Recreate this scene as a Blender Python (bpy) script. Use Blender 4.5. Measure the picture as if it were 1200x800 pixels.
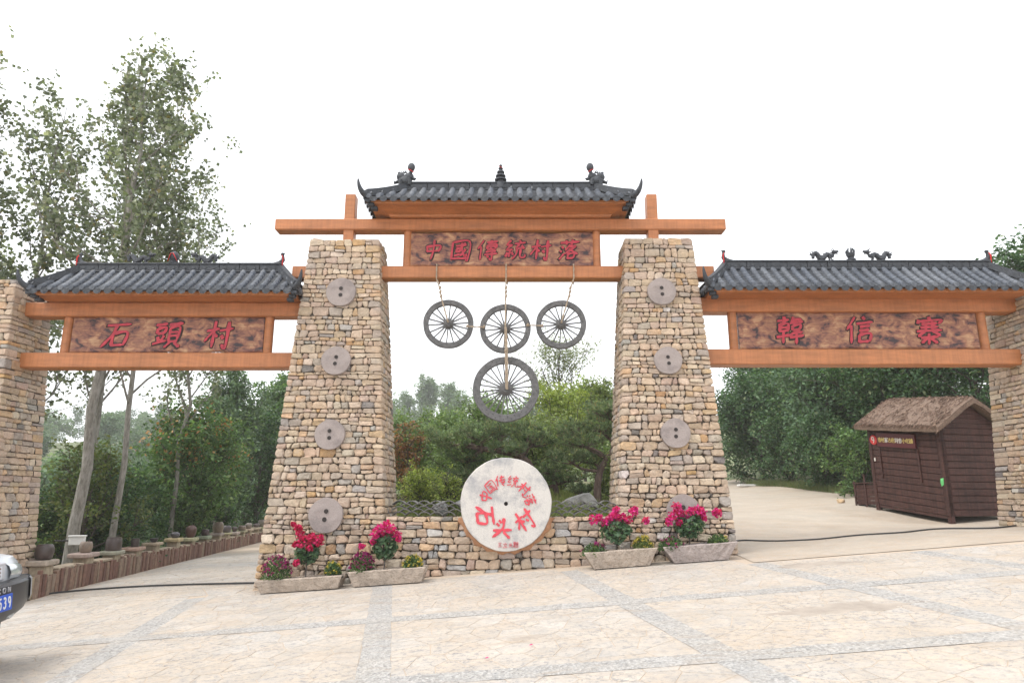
import bpy, bmesh, math, random
import numpy as np
from mathutils import Vector, Matrix

for _o in list(bpy.data.objects):
    bpy.data.objects.remove(_o)
scene = bpy.context.scene
COL = scene.collection
R = math.radians

# ---------------------------------------------------------------- camera
cam_d = bpy.data.cameras.new("camera")
cam_d.sensor_width = 36.0
cam_d.lens = 24.0
cam_d.clip_start = 0.1
cam_d.clip_end = 2000.0
cam = bpy.data.objects.new("camera", cam_d)
COL.objects.link(cam)
cam.location = (0.0, 0.0, 1.5)
cam.rotation_euler = (R(90 + 13.03), 0, 0)
scene.camera = cam

# ---------------------------------------------------------------- sky, sun, exposure
SUN_EL, SUN_AZ = R(58), R(245)      # azimuth clockwise from +Y: behind the viewer, well to the left
world = bpy.data.worlds.new("World")
scene.world = world
world.use_nodes = True
wn = world.node_tree.nodes
wl = world.node_tree.links
for n in list(wn):
    wn.remove(n)
w_out = wn.new("ShaderNodeOutputWorld")
w_bg = wn.new("ShaderNodeBackground")
w_sky = wn.new("ShaderNodeTexSky")
w_sky.sky_type = 'NISHITA'
w_sky.sun_disc = False
w_sky.sun_elevation = SUN_EL
w_sky.sun_rotation = SUN_AZ
w_sky.dust_density = 4.0
w_mix = wn.new("ShaderNodeMixRGB")          # closed white cloud deck over the clear sky
w_mix.inputs[0].default_value = 0.9
w_mix.inputs[2].default_value = (10.6, 10.8, 11.2, 1)
w_bg.inputs[1].default_value = 0.1
wl.new(w_sky.outputs[0], w_mix.inputs[1])
wl.new(w_mix.outputs[0], w_bg.inputs[0])
wl.new(w_bg.outputs[0], w_out.inputs[0])

sun_d = bpy.data.lights.new("sun", 'SUN')
sun_d.energy = 1.5
sun_d.angle = R(35)
sun_d.color = (1.0, 0.96, 0.9)
sun = bpy.data.objects.new("sun", sun_d)
COL.objects.link(sun)
_sd = Vector((math.sin(SUN_AZ) * math.cos(SUN_EL), math.cos(SUN_AZ) * math.cos(SUN_EL), math.sin(SUN_EL)))
sun.rotation_euler = _sd.to_track_quat('Z', 'Y').to_euler()
sun.location = (0, -5, 30)

vs = scene.view_settings
vs.view_transform = 'Standard'
vs.look = 'None'
vs.gamma = 1.0
vs.use_curve_mapping = False
vs.exposure = 0.8
scene.cycles.volume_bounces = 2
scene.cycles.max_bounces = 7
scene.cycles.diffuse_bounces = 3
scene.cycles.glossy_bounces = 2
scene.cycles.transmission_bounces = 4

# ---------------------------------------------------------------- helpers: materials
def mat_new(name):
    m = bpy.data.materials.new(name)
    m.use_nodes = True
    nt = m.node_tree
    nt.nodes.clear()
    out = nt.nodes.new("ShaderNodeOutputMaterial")
    bs = nt.nodes.new("ShaderNodeBsdfPrincipled")
    nt.links.new(bs.outputs[0], out.inputs[0])
    return m, nt, bs, out

def nd(nt, t, **kw):
    n = nt.nodes.new(t)
    for k, v in kw.items():
        if k.startswith('i_'):
            n.inputs[k[2:].replace('_', ' ')].default_value = v
        else:
            setattr(n, k, v)
    return n

def rgb(c):
    return (c[0], c[1], c[2], 1.0)

def mat_plain(name, c, rough=0.6, metal=0.0, spec=0.5, var=0.0, scale=8.0, bump=0.0, bscale=40.0, streak=None, bdist=0.02, runs=0.0):
    """base colour with procedural variation and bump, in object space"""
    m, nt, bs, out = mat_new(name)
    bs.inputs['Roughness'].default_value = rough
    bs.inputs['Metallic'].default_value = metal
    bs.inputs['Specular IOR Level'].default_value = spec
    tc = nd(nt, "ShaderNodeTexCoord")
    src = tc.outputs['Object']
    if streak:
        mp = nd(nt, "ShaderNodeMapping")
        mp.inputs['Scale'].default_value = streak
        nt.links.new(src, mp.inputs[0])
        src = mp.outputs[0]
    if var > 0:
        no = nd(nt, "ShaderNodeTexNoise", i_Scale=scale, i_Detail=6.0, i_Roughness=0.6)
        nt.links.new(src, no.inputs['Vector'])
        cr = nd(nt, "ShaderNodeValToRGB")
        cr.color_ramp.elements[0].position = 0.28
        cr.color_ramp.elements[1].position = 0.72
        cr.color_ramp.elements[0].color = rgb([max(0, x * (1 - var)) for x in c])
        cr.color_ramp.elements[1].color = rgb([min(1, x * (1 + var)) for x in c])
        nt.links.new(no.outputs[0], cr.inputs[0])
        last = cr.outputs[0]
        if runs > 0:                        # water runs and faded patches down the face
            for (sc_, lo, hi) in (((17, 17, .9), 1 - runs, 1 + runs * .35), ((2.3, 2.3, 2.3), 1 - runs * .5, 1 + runs * .4)):
                mp2 = nd(nt, "ShaderNodeMapping")
                mp2.inputs['Scale'].default_value = sc_
                nt.links.new(tc.outputs['Object'], mp2.inputs[0])
                n2 = nd(nt, "ShaderNodeTexNoise", i_Scale=1.0, i_Detail=7.0, i_Roughness=0.7)
                nt.links.new(mp2.outputs[0], n2.inputs['Vector'])
                mr = nd(nt, "ShaderNodeMapRange")
                mr.inputs['From Min'].default_value = .36
                mr.inputs['From Max'].default_value = .58
                mr.inputs['To Min'].default_value = lo
                mr.inputs['To Max'].default_value = hi
                nt.links.new(n2.outputs[0], mr.inputs[0])
                mx = nd(nt, "ShaderNodeMixRGB", blend_type='MULTIPLY')
                mx.inputs[0].default_value = 1.0
                nt.links.new(last, mx.inputs[1])
                nt.links.new(mr.outputs[0], mx.inputs[2])
                last = mx.outputs[0]
        nt.links.new(last, bs.inputs['Base Color'])
    else:
        bs.inputs['Base Color'].default_value = rgb(c)
    if bump > 0:
        nb = nd(nt, "ShaderNodeTexNoise", i_Scale=bscale, i_Detail=5.0, i_Roughness=0.65)
        nt.links.new(src, nb.inputs['Vector'])
        bp = nd(nt, "ShaderNodeBump", i_Strength=bump, i_Distance=bdist)
        nt.links.new(nb.outputs[0], bp.inputs['Height'])
        nt.links.new(bp.outputs[0], bs.inputs['Normal'])
    return m

def mat_attr(name, rough=0.8, var=0.25, scale=14.0, bump=0.5, bscale=35.0, tint=None, tint_scale=2.0, tint_amt=0.3, spec=0.3, bdist=0.02):
    """base colour from the piece's own colour attribute, broken up by noise"""
    m, nt, bs, out = mat_new(name)
    bs.inputs['Roughness'].default_value = rough
    bs.inputs['Specular IOR Level'].default_value = spec
    at = nd(nt, "ShaderNodeAttribute", attribute_name="Col")
    tc = nd(nt, "ShaderNodeTexCoord")
    no = nd(nt, "ShaderNodeTexNoise", i_Scale=scale, i_Detail=7.0, i_Roughness=0.65)
    nt.links.new(tc.outputs['Object'], no.inputs['Vector'])
    mr = nd(nt, "ShaderNodeMapRange")
    mr.inputs['From Min'].default_value = 0.25
    mr.inputs['From Max'].default_value = 0.75
    mr.inputs['To Min'].default_value = 1 - var
    mr.inputs['To Max'].default_value = 1 + var
    nt.links.new(no.outputs[0], mr.inputs[0])
    mx = nd(nt, "ShaderNodeMixRGB", blend_type='MULTIPLY')
    mx.inputs[0].default_value = 1.0
    nt.links.new(at.outputs['Color'], mx.inputs[1])
    nt.links.new(mr.outputs[0], mx.inputs[2])
    last = mx.outputs[0]
    if tint:
        n2 = nd(nt, "ShaderNodeTexNoise", i_Scale=tint_scale, i_Detail=8.0, i_Roughness=0.7)
        nt.links.new(tc.outputs['Object'], n2.inputs['Vector'])
        cr = nd(nt, "ShaderNodeValToRGB")
        cr.color_ramp.elements[0].position = 0.5
        cr.color_ramp.elements[1].position = 0.68
        cr.color_ramp.elements[0].color = (0, 0, 0, 1)
        cr.color_ramp.elements[1].color = (tint_amt, tint_amt, tint_amt, 1)
        nt.links.new(n2.outputs[0], cr.inputs[0])
        m2 = nd(nt, "ShaderNodeMixRGB")
        nt.links.new(cr.outputs[0], m2.inputs[0])
        nt.links.new(last, m2.inputs[1])
        m2.inputs[2].default_value = rgb(tint)
        last = m2.outputs[0]
    nt.links.new(last, bs.inputs['Base Color'])
    if bump > 0:
        nb = nd(nt, "ShaderNodeTexNoise", i_Scale=bscale, i_Detail=6.0, i_Roughness=0.7)
        nt.links.new(tc.outputs['Object'], nb.inputs['Vector'])
        bp = nd(nt, "ShaderNodeBump", i_Strength=bump, i_Distance=bdist)
        nt.links.new(nb.outputs[0], bp.inputs['Height'])
        nt.links.new(bp.outputs[0], bs.inputs['Normal'])
    return m

def mat_leaf(name, transl=0.35, rough=0.55, spec=0.35):
    m, nt, bs, out = mat_new(name)
    bs.inputs['Roughness'].default_value = rough
    bs.inputs['Specular IOR Level'].default_value = spec
    at = nd(nt, "ShaderNodeAttribute", attribute_name="Col")
    nt.links.new(at.outputs['Color'], bs.inputs['Base Color'])
    tr = nd(nt, "ShaderNodeBsdfTranslucent")
    hs = nd(nt, "ShaderNodeMixRGB", blend_type='MULTIPLY')
    hs.inputs[0].default_value = 1.0
    hs.inputs[2].default_value = (1.15, 1.25, 0.6, 1)
    nt.links.new(at.outputs['Color'], hs.inputs[1])
    nt.links.new(hs.outputs[0], tr.inputs[0])
    mx = nd(nt, "ShaderNodeMixShader")
    mx.inputs[0].default_value = transl
    nt.links.new(bs.outputs[0], mx.inputs[1])
    nt.links.new(tr.outputs[0], mx.inputs[2])
    nt.links.new(mx.outputs[0], out.inputs[0])
    return m

# ---------------------------------------------------------------- helpers: meshes and objects
def link(name, mesh, parent=None):
    o = bpy.data.objects.new(name, mesh)
    COL.objects.link(o)
    if parent is not None:
        o.parent = parent
    return o

def tag(o, label=None, cat=None, group=None, kind=None):
    if label:
        o["label"] = label
    if cat:
        o["category"] = cat
    if group:
        o["group"] = group
    if kind:
        o["kind"] = kind
    return o

def thing(name, label, cat, loc=(0, 0, 0), rot=(0, 0, 0), group=None):
    o = bpy.data.objects.new(name, None)
    o.empty_display_size = 0.2
    COL.objects.link(o)
    o.location = loc
    o.rotation_euler = rot
    return tag(o, label, cat, group)

class MB:
    def __init__(self):
        self.v = []
        self.f = []
        self.m = []
        self.c = []
        self.use_c = False

    def add(self, vs_, fs_, mat=0, col=None):
        b = len(self.v)
        self.v.extend([tuple(p) for p in vs_])
        for f in fs_:
            self.f.append(tuple(b + i for i in f))
            self.m.append(mat)
        if col is not None:
            self.use_c = True
        self.c.extend([col if col is not None else (1, 1, 1)] * len(vs_))
        return self

    def box(self, x0, x1, y0, y1, z0, z1, bev=0.0, mat=0, col=None, M=None):
        if bev <= 0:
            vs_ = [(x, y, z) for z in (z0, z1) for y in (y0, y1) for x in (x0, x1)]
            fs_ = [(0, 2, 3, 1), (4, 5, 7, 6), (0, 1, 5, 4), (2, 6, 7, 3), (0, 4, 6, 2), (1, 3, 7, 5)]
        else:
            c = ((x0 + x1) / 2, (y0 + y1) / 2, (z0 + z1) / 2)
            h = ((x1 - x0) / 2, (y1 - y0) / 2, (z1 - z0) / 2)
            bev = min(bev, 0.45 * min(h))
            vs_ = []
            idx = {}
            for sx in (-1, 1):
                for sy in (-1, 1):
                    for sz in (-1, 1):
                        for a in range(3):
                            p = [sx * (h[0] - bev), sy * (h[1] - bev), sz * (h[2] - bev)]
                            p[a] = (sx, sy, sz)[a] * h[a]
                            idx[(sx, sy, sz, a)] = len(vs_)
                            vs_.append((c[0] + p[0], c[1] + p[1], c[2] + p[2]))
            fs_ = []
            def orient(f):
                P = [Vector(vs_[i]) for i in f]
                nrm = (P[1] - P[0]).cross(P[2] - P[0])
                ctr = sum(P, Vector()) / len(P) - Vector(c)
                return tuple(f) if nrm.dot(ctr) > 0 else tuple(reversed(f))
            for a in range(3):
                o1, o2 = [k for k in range(3) if k != a]
                for s in (-1, 1):
                    q = []
                    for (p1, p2) in ((-1, -1), (1, -1), (1, 1), (-1, 1)):
                        k = [0, 0, 0]
                        k[a] = s
                        k[o1] = p1
                        k[o2] = p2
                        q.append(idx[(k[0], k[1], k[2], a)])
                    fs_.append(orient(q))
                for p1 in (-1, 1):
                    for p2 in (-1, 1):
                        k = [0, 0, 0]
                        k[o1] = p1
                        k[o2] = p2
                        k[a] = -1
                        A = (k[0], k[1], k[2])
                        k[a] = 1
                        B = (k[0], k[1], k[2])
                        fs_.append(orient([idx[A + (o1,)], idx[B + (o1,)], idx[B + (o2,)], idx[A + (o2,)]]))
            for sx in (-1, 1):
                for sy in (-1, 1):
                    for sz in (-1, 1):
                        fs_.append(orient([idx[(sx, sy, sz, a)] for a in range(3)]))
        if M is not None:
            vs_ = [tuple(M @ Vector(p)) for p in vs_]
        return self.add(vs_, fs_, mat, col)

    def tube(self, pts, rad, n=6, cap=True, mat=0, col=None, flat=None):
        pts = [Vector(p) for p in pts]
        if not hasattr(rad, '__len__'):
            rad = [rad] * len(pts)
        vs_ = []
        up = Vector((0, 0, 1))
        d0 = (pts[1] - pts[0]).normalized()
        if abs(d0.z) > 0.9:
            up = Vector((1, 0, 0))
        s = d0.cross(up).normalized()
        for i, p in enumerate(pts):
            d = (pts[min(i + 1, len(pts) - 1)] - pts[max(i - 1, 0)]).normalized()
            s = (s - d * s.dot(d))
            if s.length < 1e-6:
                s = d.orthogonal()
            s.normalize()
            t = d.cross(s)
            for k in range(n):
                a = 2 * math.pi * k / n
                w = rad[i]
                q = p + s * (math.cos(a) * w) + t * (math.sin(a) * w * (flat or 1.0))
                vs_.append(tuple(q))
        fs_ = []
        for i in range(len(pts) - 1):
            for k in range(n):
                a, b = i * n + k, i * n + (k + 1) % n
                fs_.append((a, b, b + n, a + n))
        if cap:
            fs_.append(tuple(reversed(range(n))))
            fs_.append(tuple((len(pts) - 1) * n + k for k in range(n)))
        return self.add(vs_, fs_, mat, col)

    def lathe(self, prof, n=16, c=(0, 0, 0), axis='z', mat=0, col=None, M=None):
        """prof: list of (r, h); axis z or y (y: the h runs along +y)"""
        vs_ = []
        for (r, h) in prof:
            for k in range(n):
                a = 2 * math.pi * k / n
                if axis == 'z':
                    p = (c[0] + r * math.cos(a), c[1] + r * math.sin(a), c[2] + h)
                elif axis == 'y':
                    p = (c[0] + r * math.cos(a), c[1] + h, c[2] + r * math.sin(a))
                else:
                    p = (c[0] + h, c[1] + r * math.cos(a), c[2] + r * math.sin(a))
                vs_.append(p)
        fs_ = []
        for i in range(len(prof) - 1):
            for k in range(n):
                a, b = i * n + k, i * n + (k + 1) % n
                f = (a, b, b + n, a + n)
                fs_.append(tuple(reversed(f)) if axis == 'y' else f)
        e = len(prof) - 1
        if prof[0][0] > 1e-5:
            f = tuple(reversed(range(n)))
            fs_.append(tuple(reversed(f)) if axis == 'y' else f)
        if prof[-1][0] > 1e-5:
            f = tuple(e * n + k for k in range(n))
            fs_.append(tuple(reversed(f)) if axis == 'y' else f)
        if M is not None:
            vs_ = [tuple(M @ Vector(p)) for p in vs_]
        return self.add(vs_, fs_, mat, col)

    def ball(self, c, r, n=8, m=6, mat=0, col=None, M=None):
        rx, ry, rz = r if hasattr(r, '__len__') else (r, r, r)
        vs_ = [(c[0], c[1], c[2] - rz)]
        for i in range(1, m):
            t = math.pi * i / m
            for k in range(n):
                a = 2 * math.pi * k / n
                vs_.append((c[0] + rx * math.sin(t) * math.cos(a), c[1] + ry * math.sin(t) * math.sin(a), c[2] - rz * math.cos(t)))
        vs_.append((c[0], c[1], c[2] + rz))
        fs_ = []
        for k in range(n):
            fs_.append((0, 1 + (k + 1) % n, 1 + k))
        for i in range(m - 2):
            for k in range(n):
                a, b = 1 + i * n + k, 1 + i * n + (k + 1) % n
                fs_.append((a, b, b + n, a + n))
        l = len(vs_) - 1
        for k in range(n):
            fs_.append((l, 1 + (m - 2) * n + k, 1 + (m - 2) * n + (k + 1) % n))
        if M is not None:
            vs_ = [tuple(M @ Vector(p)) for p in vs_]
        return self.add(vs_, fs_, mat, col)

    def build(self, name, mats, parent=None, smooth=False, loc=None):
        me = bpy.data.meshes.new(name)
        me.from_pydata(self.v, [], self.f)
        for m in (mats if isinstance(mats, (list, tuple)) else [mats]):
            me.materials.append(m)
        if any(self.m):
            me.polygons.foreach_set("material_index", self.m)
        if self.use_c:
            a = me.attributes.new("Col", 'FLOAT_COLOR', 'POINT')
            cc = np.ones((len(self.v), 4), dtype=np.float32)
            cc[:, :3] = np.array(self.c, dtype=np.float32)
            a.data.foreach_set("color", cc.ravel())
        if smooth:
            me.polygons.foreach_set("use_smooth", [True] * len(me.polygons))
            if smooth != 'all':
                try:
                    me.set_sharp_from_angle(angle=R(smooth if not isinstance(smooth, bool) else 40))
                except Exception:
                    pass
        me.update()
        o = link(name, me, parent)
        if loc is not None:
            o.location = loc
        return o

def np_mesh(name, V, nq, cols=None, mat=None, parent=None, per=4):
    """V: (N*per,3) array of separate polygons of `per` corners each"""
    me = bpy.data.meshes.new(name)
    n = len(V)
    me.vertices.add(n)
    me.vertices.foreach_set("co", np.ascontiguousarray(V, dtype=np.float32).ravel())
    nf = n // per
    me.loops.add(n)
    me.loops.foreach_set("vertex_index", np.arange(n, dtype=np.int32))
    me.polygons.add(nf)
    me.polygons.foreach_set("loop_start", np.arange(0, n, per, dtype=np.int32))
    if cols is not None:
        a = me.attributes.new("Col", 'FLOAT_COLOR', 'POINT')
        cc = np.ones((n, 4), dtype=np.float32)
        cc[:, :3] = np.repeat(cols, per, axis=0)
        a.data.foreach_set("color", cc.ravel())
    if mat:
        me.materials.append(mat)
    me.update(calc_edges=True)
    return link(name, me, parent)

def smoothstep(a, b, x):
    t = np.clip((np.asarray(x, dtype=float) - a) / (np.asarray(b) - a), 0, 1)
    return t * t * (3 - 2 * t)

# ---------------------------------------------------------------- the lie of the land
def plane(x, y):
    return 0.07 * x + 0.044 * y

_cp = []
for _x in (-14, -11, -8, -5, -2, 1, 4, 7, 10, 14):
    for _y in (9.0, 10.8):
        _cp.append((_x, _y, plane(_x, _y)))
_cp += [(-7.6, 11.6, 0.0), (-5.2, 12.0, .13), (-4.2, 13.0, .16), (-8.0, 14.5, -.02), (-5.2, 15.5, .1), (-9.0, 20, -.1), (-5.6, 20, .0), (-9.9, 26, -.2), (-6.2, 26, -.15), (-10.8, 31, -.25), (-7, 31, -.25),
        (-10.0, 13.5, -1.2), (-11.5, 18, -1.8), (-13.0, 26, -2.2), (-16, 18, -2.6), (-18, 30, -3.0), (-14, 36, -2.2),
        (-1.8, 12.4, 1.1), (0, 12.2, 1.15), (1.6, 12.4, 1.15), (-2.4, 16, 1.3), (0, 18, 1.6), (2.4, 16, 1.4), (0, 30, 2.2), (-2.5, 26, 1.7),
        (4.2, 12.6, .85), (6.0, 11.6, .92), (7.0, 11.6, 1.0), (8.93, 14.5, 1.0), (8.47, 16.5, 1.26), (10.6, 15, 1.12), (10.2, 17, 1.34), (5.5, 15, 1.06), (5.6, 18, 1.25), (8.75, 18, 1.42), (6.2, 22, 1.55), (9.4, 22, 1.63), (7.0, 30, 1.95), (9.9, 30, 2.03),
        (12.5, 20, 1.9), (13.5, 26, 2.4), (14, 14, 1.4), (20, 20, 2.5), (16, 34, 3.0), (6, 40, 2.6), (0, 44, 2.6), (-10, 42, .3), (-26, 44, -2), (26, 44, 3.5), (-26, 16, -3)]
_cp = np.array(_cp)
def _phi(r2):
    return np.where(r2 < 1e-9, 0.0, 0.5 * r2 * np.log(np.maximum(r2, 1e-9)))
_n = len(_cp)
_A = np.zeros((_n + 3, _n + 3))
_d2 = ((_cp[:, None, :2] - _cp[None, :, :2]) ** 2).sum(-1)
_A[:_n, :_n] = _phi(_d2) + np.eye(_n) * 0.05
_A[:_n, _n] = 1
_A[:_n, _n + 1:] = _cp[:, :2]
_A[_n, :_n] = 1
_A[_n + 1:, :_n] = _cp[:, :2].T
_W = np.linalg.solve(_A, np.concatenate([_cp[:, 2], np.zeros(3)]))

def land(x, y):
    x = np.atleast_1d(np.asarray(x, dtype=float))
    y = np.atleast_1d(np.asarray(y, dtype=float))
    xc = np.clip(x, -26, 26)
    yc = np.clip(y, 8, 44)
    r2 = (xc[:, None] - _cp[None, :, 0]) ** 2 + (yc[:, None] - _cp[None, :, 1]) ** 2
    t = _phi(r2) @ _W[:_n] + _W[_n] + _W[_n + 1] * xc + _W[_n + 2] * yc
    hill = np.where(y > 44, (y - 44) * 0.10, 0) * (1 + .25 * np.sin(x * .05)) + np.maximum(np.abs(x) - 26, 0) * 0.03
    t = t + np.minimum(hill, 26)
    # the lane on the left runs straight and even
    fx = -7.62 - .165 * (y - 11.6)
    k = np.clip((y - 11.6) / 19.4, 0, 1.6)
    zl = -.02 - .23 * k + (x - fx) * (.062 - .045 * np.minimum(k, 1))
    m = smoothstep(fx - 1.3, fx - .35, x) * (1 - smoothstep(fx + 4.3, fx + 5.6, x)) * (1 - smoothstep(36, 46, y))
    t = t * (1 - m) + zl * m
    w = smoothstep(11.0, 12.4, y)
    pl = 0.07 * np.clip(x, -30, 30) + 0.044 * np.clip(y, -30, 60)
    return pl * (1 - w) + t * w

def gz(x, y):
    return float(land(x, y)[0])
# ---------------------------------------------------------------- materials
M_STONE = mat_attr("dressed rubble stone", rough=.88, var=.26, scale=13, bump=1.0, bscale=22, tint=(.42, .36, .31), tint_scale=4.0, tint_amt=.5, bdist=.035)
M_JOINT = mat_plain("packed earth joint", (.085, .068, .052), rough=.95, var=.3, scale=20, bump=.5, bscale=60)
M_ORANGE = mat_plain("orange timber paint", (.415, .158, .058), rough=.46, var=.2, scale=2.2, bump=.25, bscale=30, streak=(1, 6, 6), runs=.13)
M_TILE = mat_attr("grey glazed roof tile", rough=.38, var=.4, scale=18, bump=.45, bscale=40, tint=(.2, .215, .24), tint_scale=7, tint_amt=.4, spec=.55)
M_TILE_D = mat_plain("dark roof ridge clay", (.036, .041, .05), rough=.55, var=.4, scale=14, bump=.7, bscale=38)
M_RED = mat_plain("carved lettering red paint", (.43, .028, .048), rough=.5, var=.25, scale=14)
M_RED2 = mat_plain("lettering red paint on millstone", (.62, .06, .085), rough=.6, var=.2, scale=20)
M_BLACK = mat_plain("scorched outline and hole shade", (.02, .014, .012), rough=.7)  # letter outlines; also the painted shade inside the millstone holes
M_RIBBON = mat_plain("red ribbon cloth", (.6, .02, .02), rough=.7)
M_WHEEL = mat_plain("weathered grey cart wood", (.115, .113, .113), rough=.8, var=.3, scale=16, bump=.5, bscale=60)
M_STUD = mat_plain("dark iron stud", (.05, .05, .052), rough=.5, metal=.6)
M_ROPE = mat_plain("pale hemp rope", (.42, .33, .24), rough=.9, var=.3, scale=40, bump=.8, bscale=120)
M_TROUGH = mat_plain("hewn stone trough", (.43, .355, .29), rough=.9, var=.25, scale=9, bump=1.0, bscale=15, bdist=.07)
M_TROUGH2 = mat_plain("hewn pinkish stone trough", (.385, .325, .30), rough=.9, var=.25, scale=9, bump=1.0, bscale=15, bdist=.07)
M_SOIL = mat_plain("planting soil", (.13, .07, .045), rough=.95, var=.4, scale=30, bump=1, bscale=60)
M_BROWN = mat_plain("dark brown stained boards", (.060, .026, .021), rough=.6, spec=.25, var=.45, scale=5, bump=.4, bscale=40, streak=(1, 1, 9), runs=.35)
M_THATCH = mat_attr("brown thatch straw", rough=.95, var=.4, scale=30, bump=.8, bscale=70)
M_CLAY = mat_plain("clay mortar", (.42, .22, .12), rough=.95, var=.2, scale=16, bump=.5, bscale=40)
M_JAR = mat_attr("glazed earthen jar", rough=.38, var=.3, scale=9, bump=.15, bscale=30, spec=.5)
M_SLAB = mat_attr("rusty stone slat", rough=.9, var=.35, scale=12, bump=.6, bscale=40)
M_LEAF = mat_leaf("leaf blades")
M_NEEDLE = mat_leaf("pine needles", transl=.35, rough=.6)
M_PETAL = mat_leaf("flower petals", transl=.3, rough=.7)
M_RUBBER = mat_plain("black rubber cable", (.015, .015, .016), rough=.5)
M_MUD = mat_plain("drying mud", (.36, .31, .26), rough=.8, var=.2, scale=5, bump=.3, bscale=30)
M_GREYTILE = mat_plain("grey arc tile", (.14, .135, .13), rough=.8, var=.35, scale=18, bump=.4, bscale=50)

def mat_bark(name, c1, c2, scale=6):
    m, nt, bs, out = mat_new(name)
    bs.inputs['Roughness'].default_value = .9
    tc = nd(nt, "ShaderNodeTexCoord")
    mp = nd(nt, "ShaderNodeMapping")
    mp.inputs['Scale'].default_value = (3, 3, .8)
    nt.links.new(tc.outputs['Object'], mp.inputs[0])
    no = nd(nt, "ShaderNodeTexNoise", i_Scale=scale, i_Detail=8.0, i_Roughness=.7)
    nt.links.new(mp.outputs[0], no.inputs['Vector'])
    cr = nd(nt, "ShaderNodeValToRGB")
    cr.color_ramp.elements[0].position = .35
    cr.color_ramp.elements[1].position = .6
    cr.color_ramp.elements[0].color = rgb(c1)
    cr.color_ramp.elements[1].color = rgb(c2)
    nt.links.new(no.outputs[0], cr.inputs[0])
    nt.links.new(cr.outputs[0], bs.inputs['Base Color'])
    bp = nd(nt, "ShaderNodeBump", i_Strength=.7, i_Distance=.03)
    nt.links.new(no.outputs[0], bp.inputs['Height'])
    nt.links.new(bp.outputs[0], bs.inputs['Normal'])
    return m
M_BARK_P = mat_bark("pale poplar bark", (.13, .12, .1), (.3, .285, .255))
M_BARK_D = mat_bark("dark tree bark", (.05, .042, .036), (.13, .11, .095))
M_BARK_R = mat_bark("reddish pine bark", (.06, .045, .04), (.17, .12, .1))

def mat_ground():
    m, nt, bs, out = mat_new("earth and low growth")
    bs.inputs['Roughness'].default_value = .95
    tc = nd(nt, "ShaderNodeTexCoord")
    no = nd(nt, "ShaderNodeTexNoise", i_Scale=.9, i_Detail=9.0, i_Roughness=.7)
    nt.links.new(tc.outputs['Object'], no.inputs['Vector'])
    cr = nd(nt, "ShaderNodeValToRGB")
    e = cr.color_ramp.elements
    e[0].position, e[0].color = .35, (.075, .11, .04, 1)
    e[1].position, e[1].color = .65, (.22, .18, .11, 1)
    x = e.new(.5)
    x.color = (.13, .16, .065, 1)
    nt.links.new(no.outputs[0], cr.inputs[0])
    nt.links.new(cr.outputs[0], bs.inputs['Base Color'])
    n2 = nd(nt, "ShaderNodeTexNoise", i_Scale=9.0, i_Detail=6.0)
    nt.links.new(tc.outputs['Object'], n2.inputs['Vector'])
    bp = nd(nt, "ShaderNodeBump", i_Strength=1.0, i_Distance=.08)
    nt.links.new(n2.outputs[0], bp.inputs['Height'])
    nt.links.new(bp.outputs[0], bs.inputs['Normal'])
    return m
M_GROUND = mat_ground()

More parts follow.
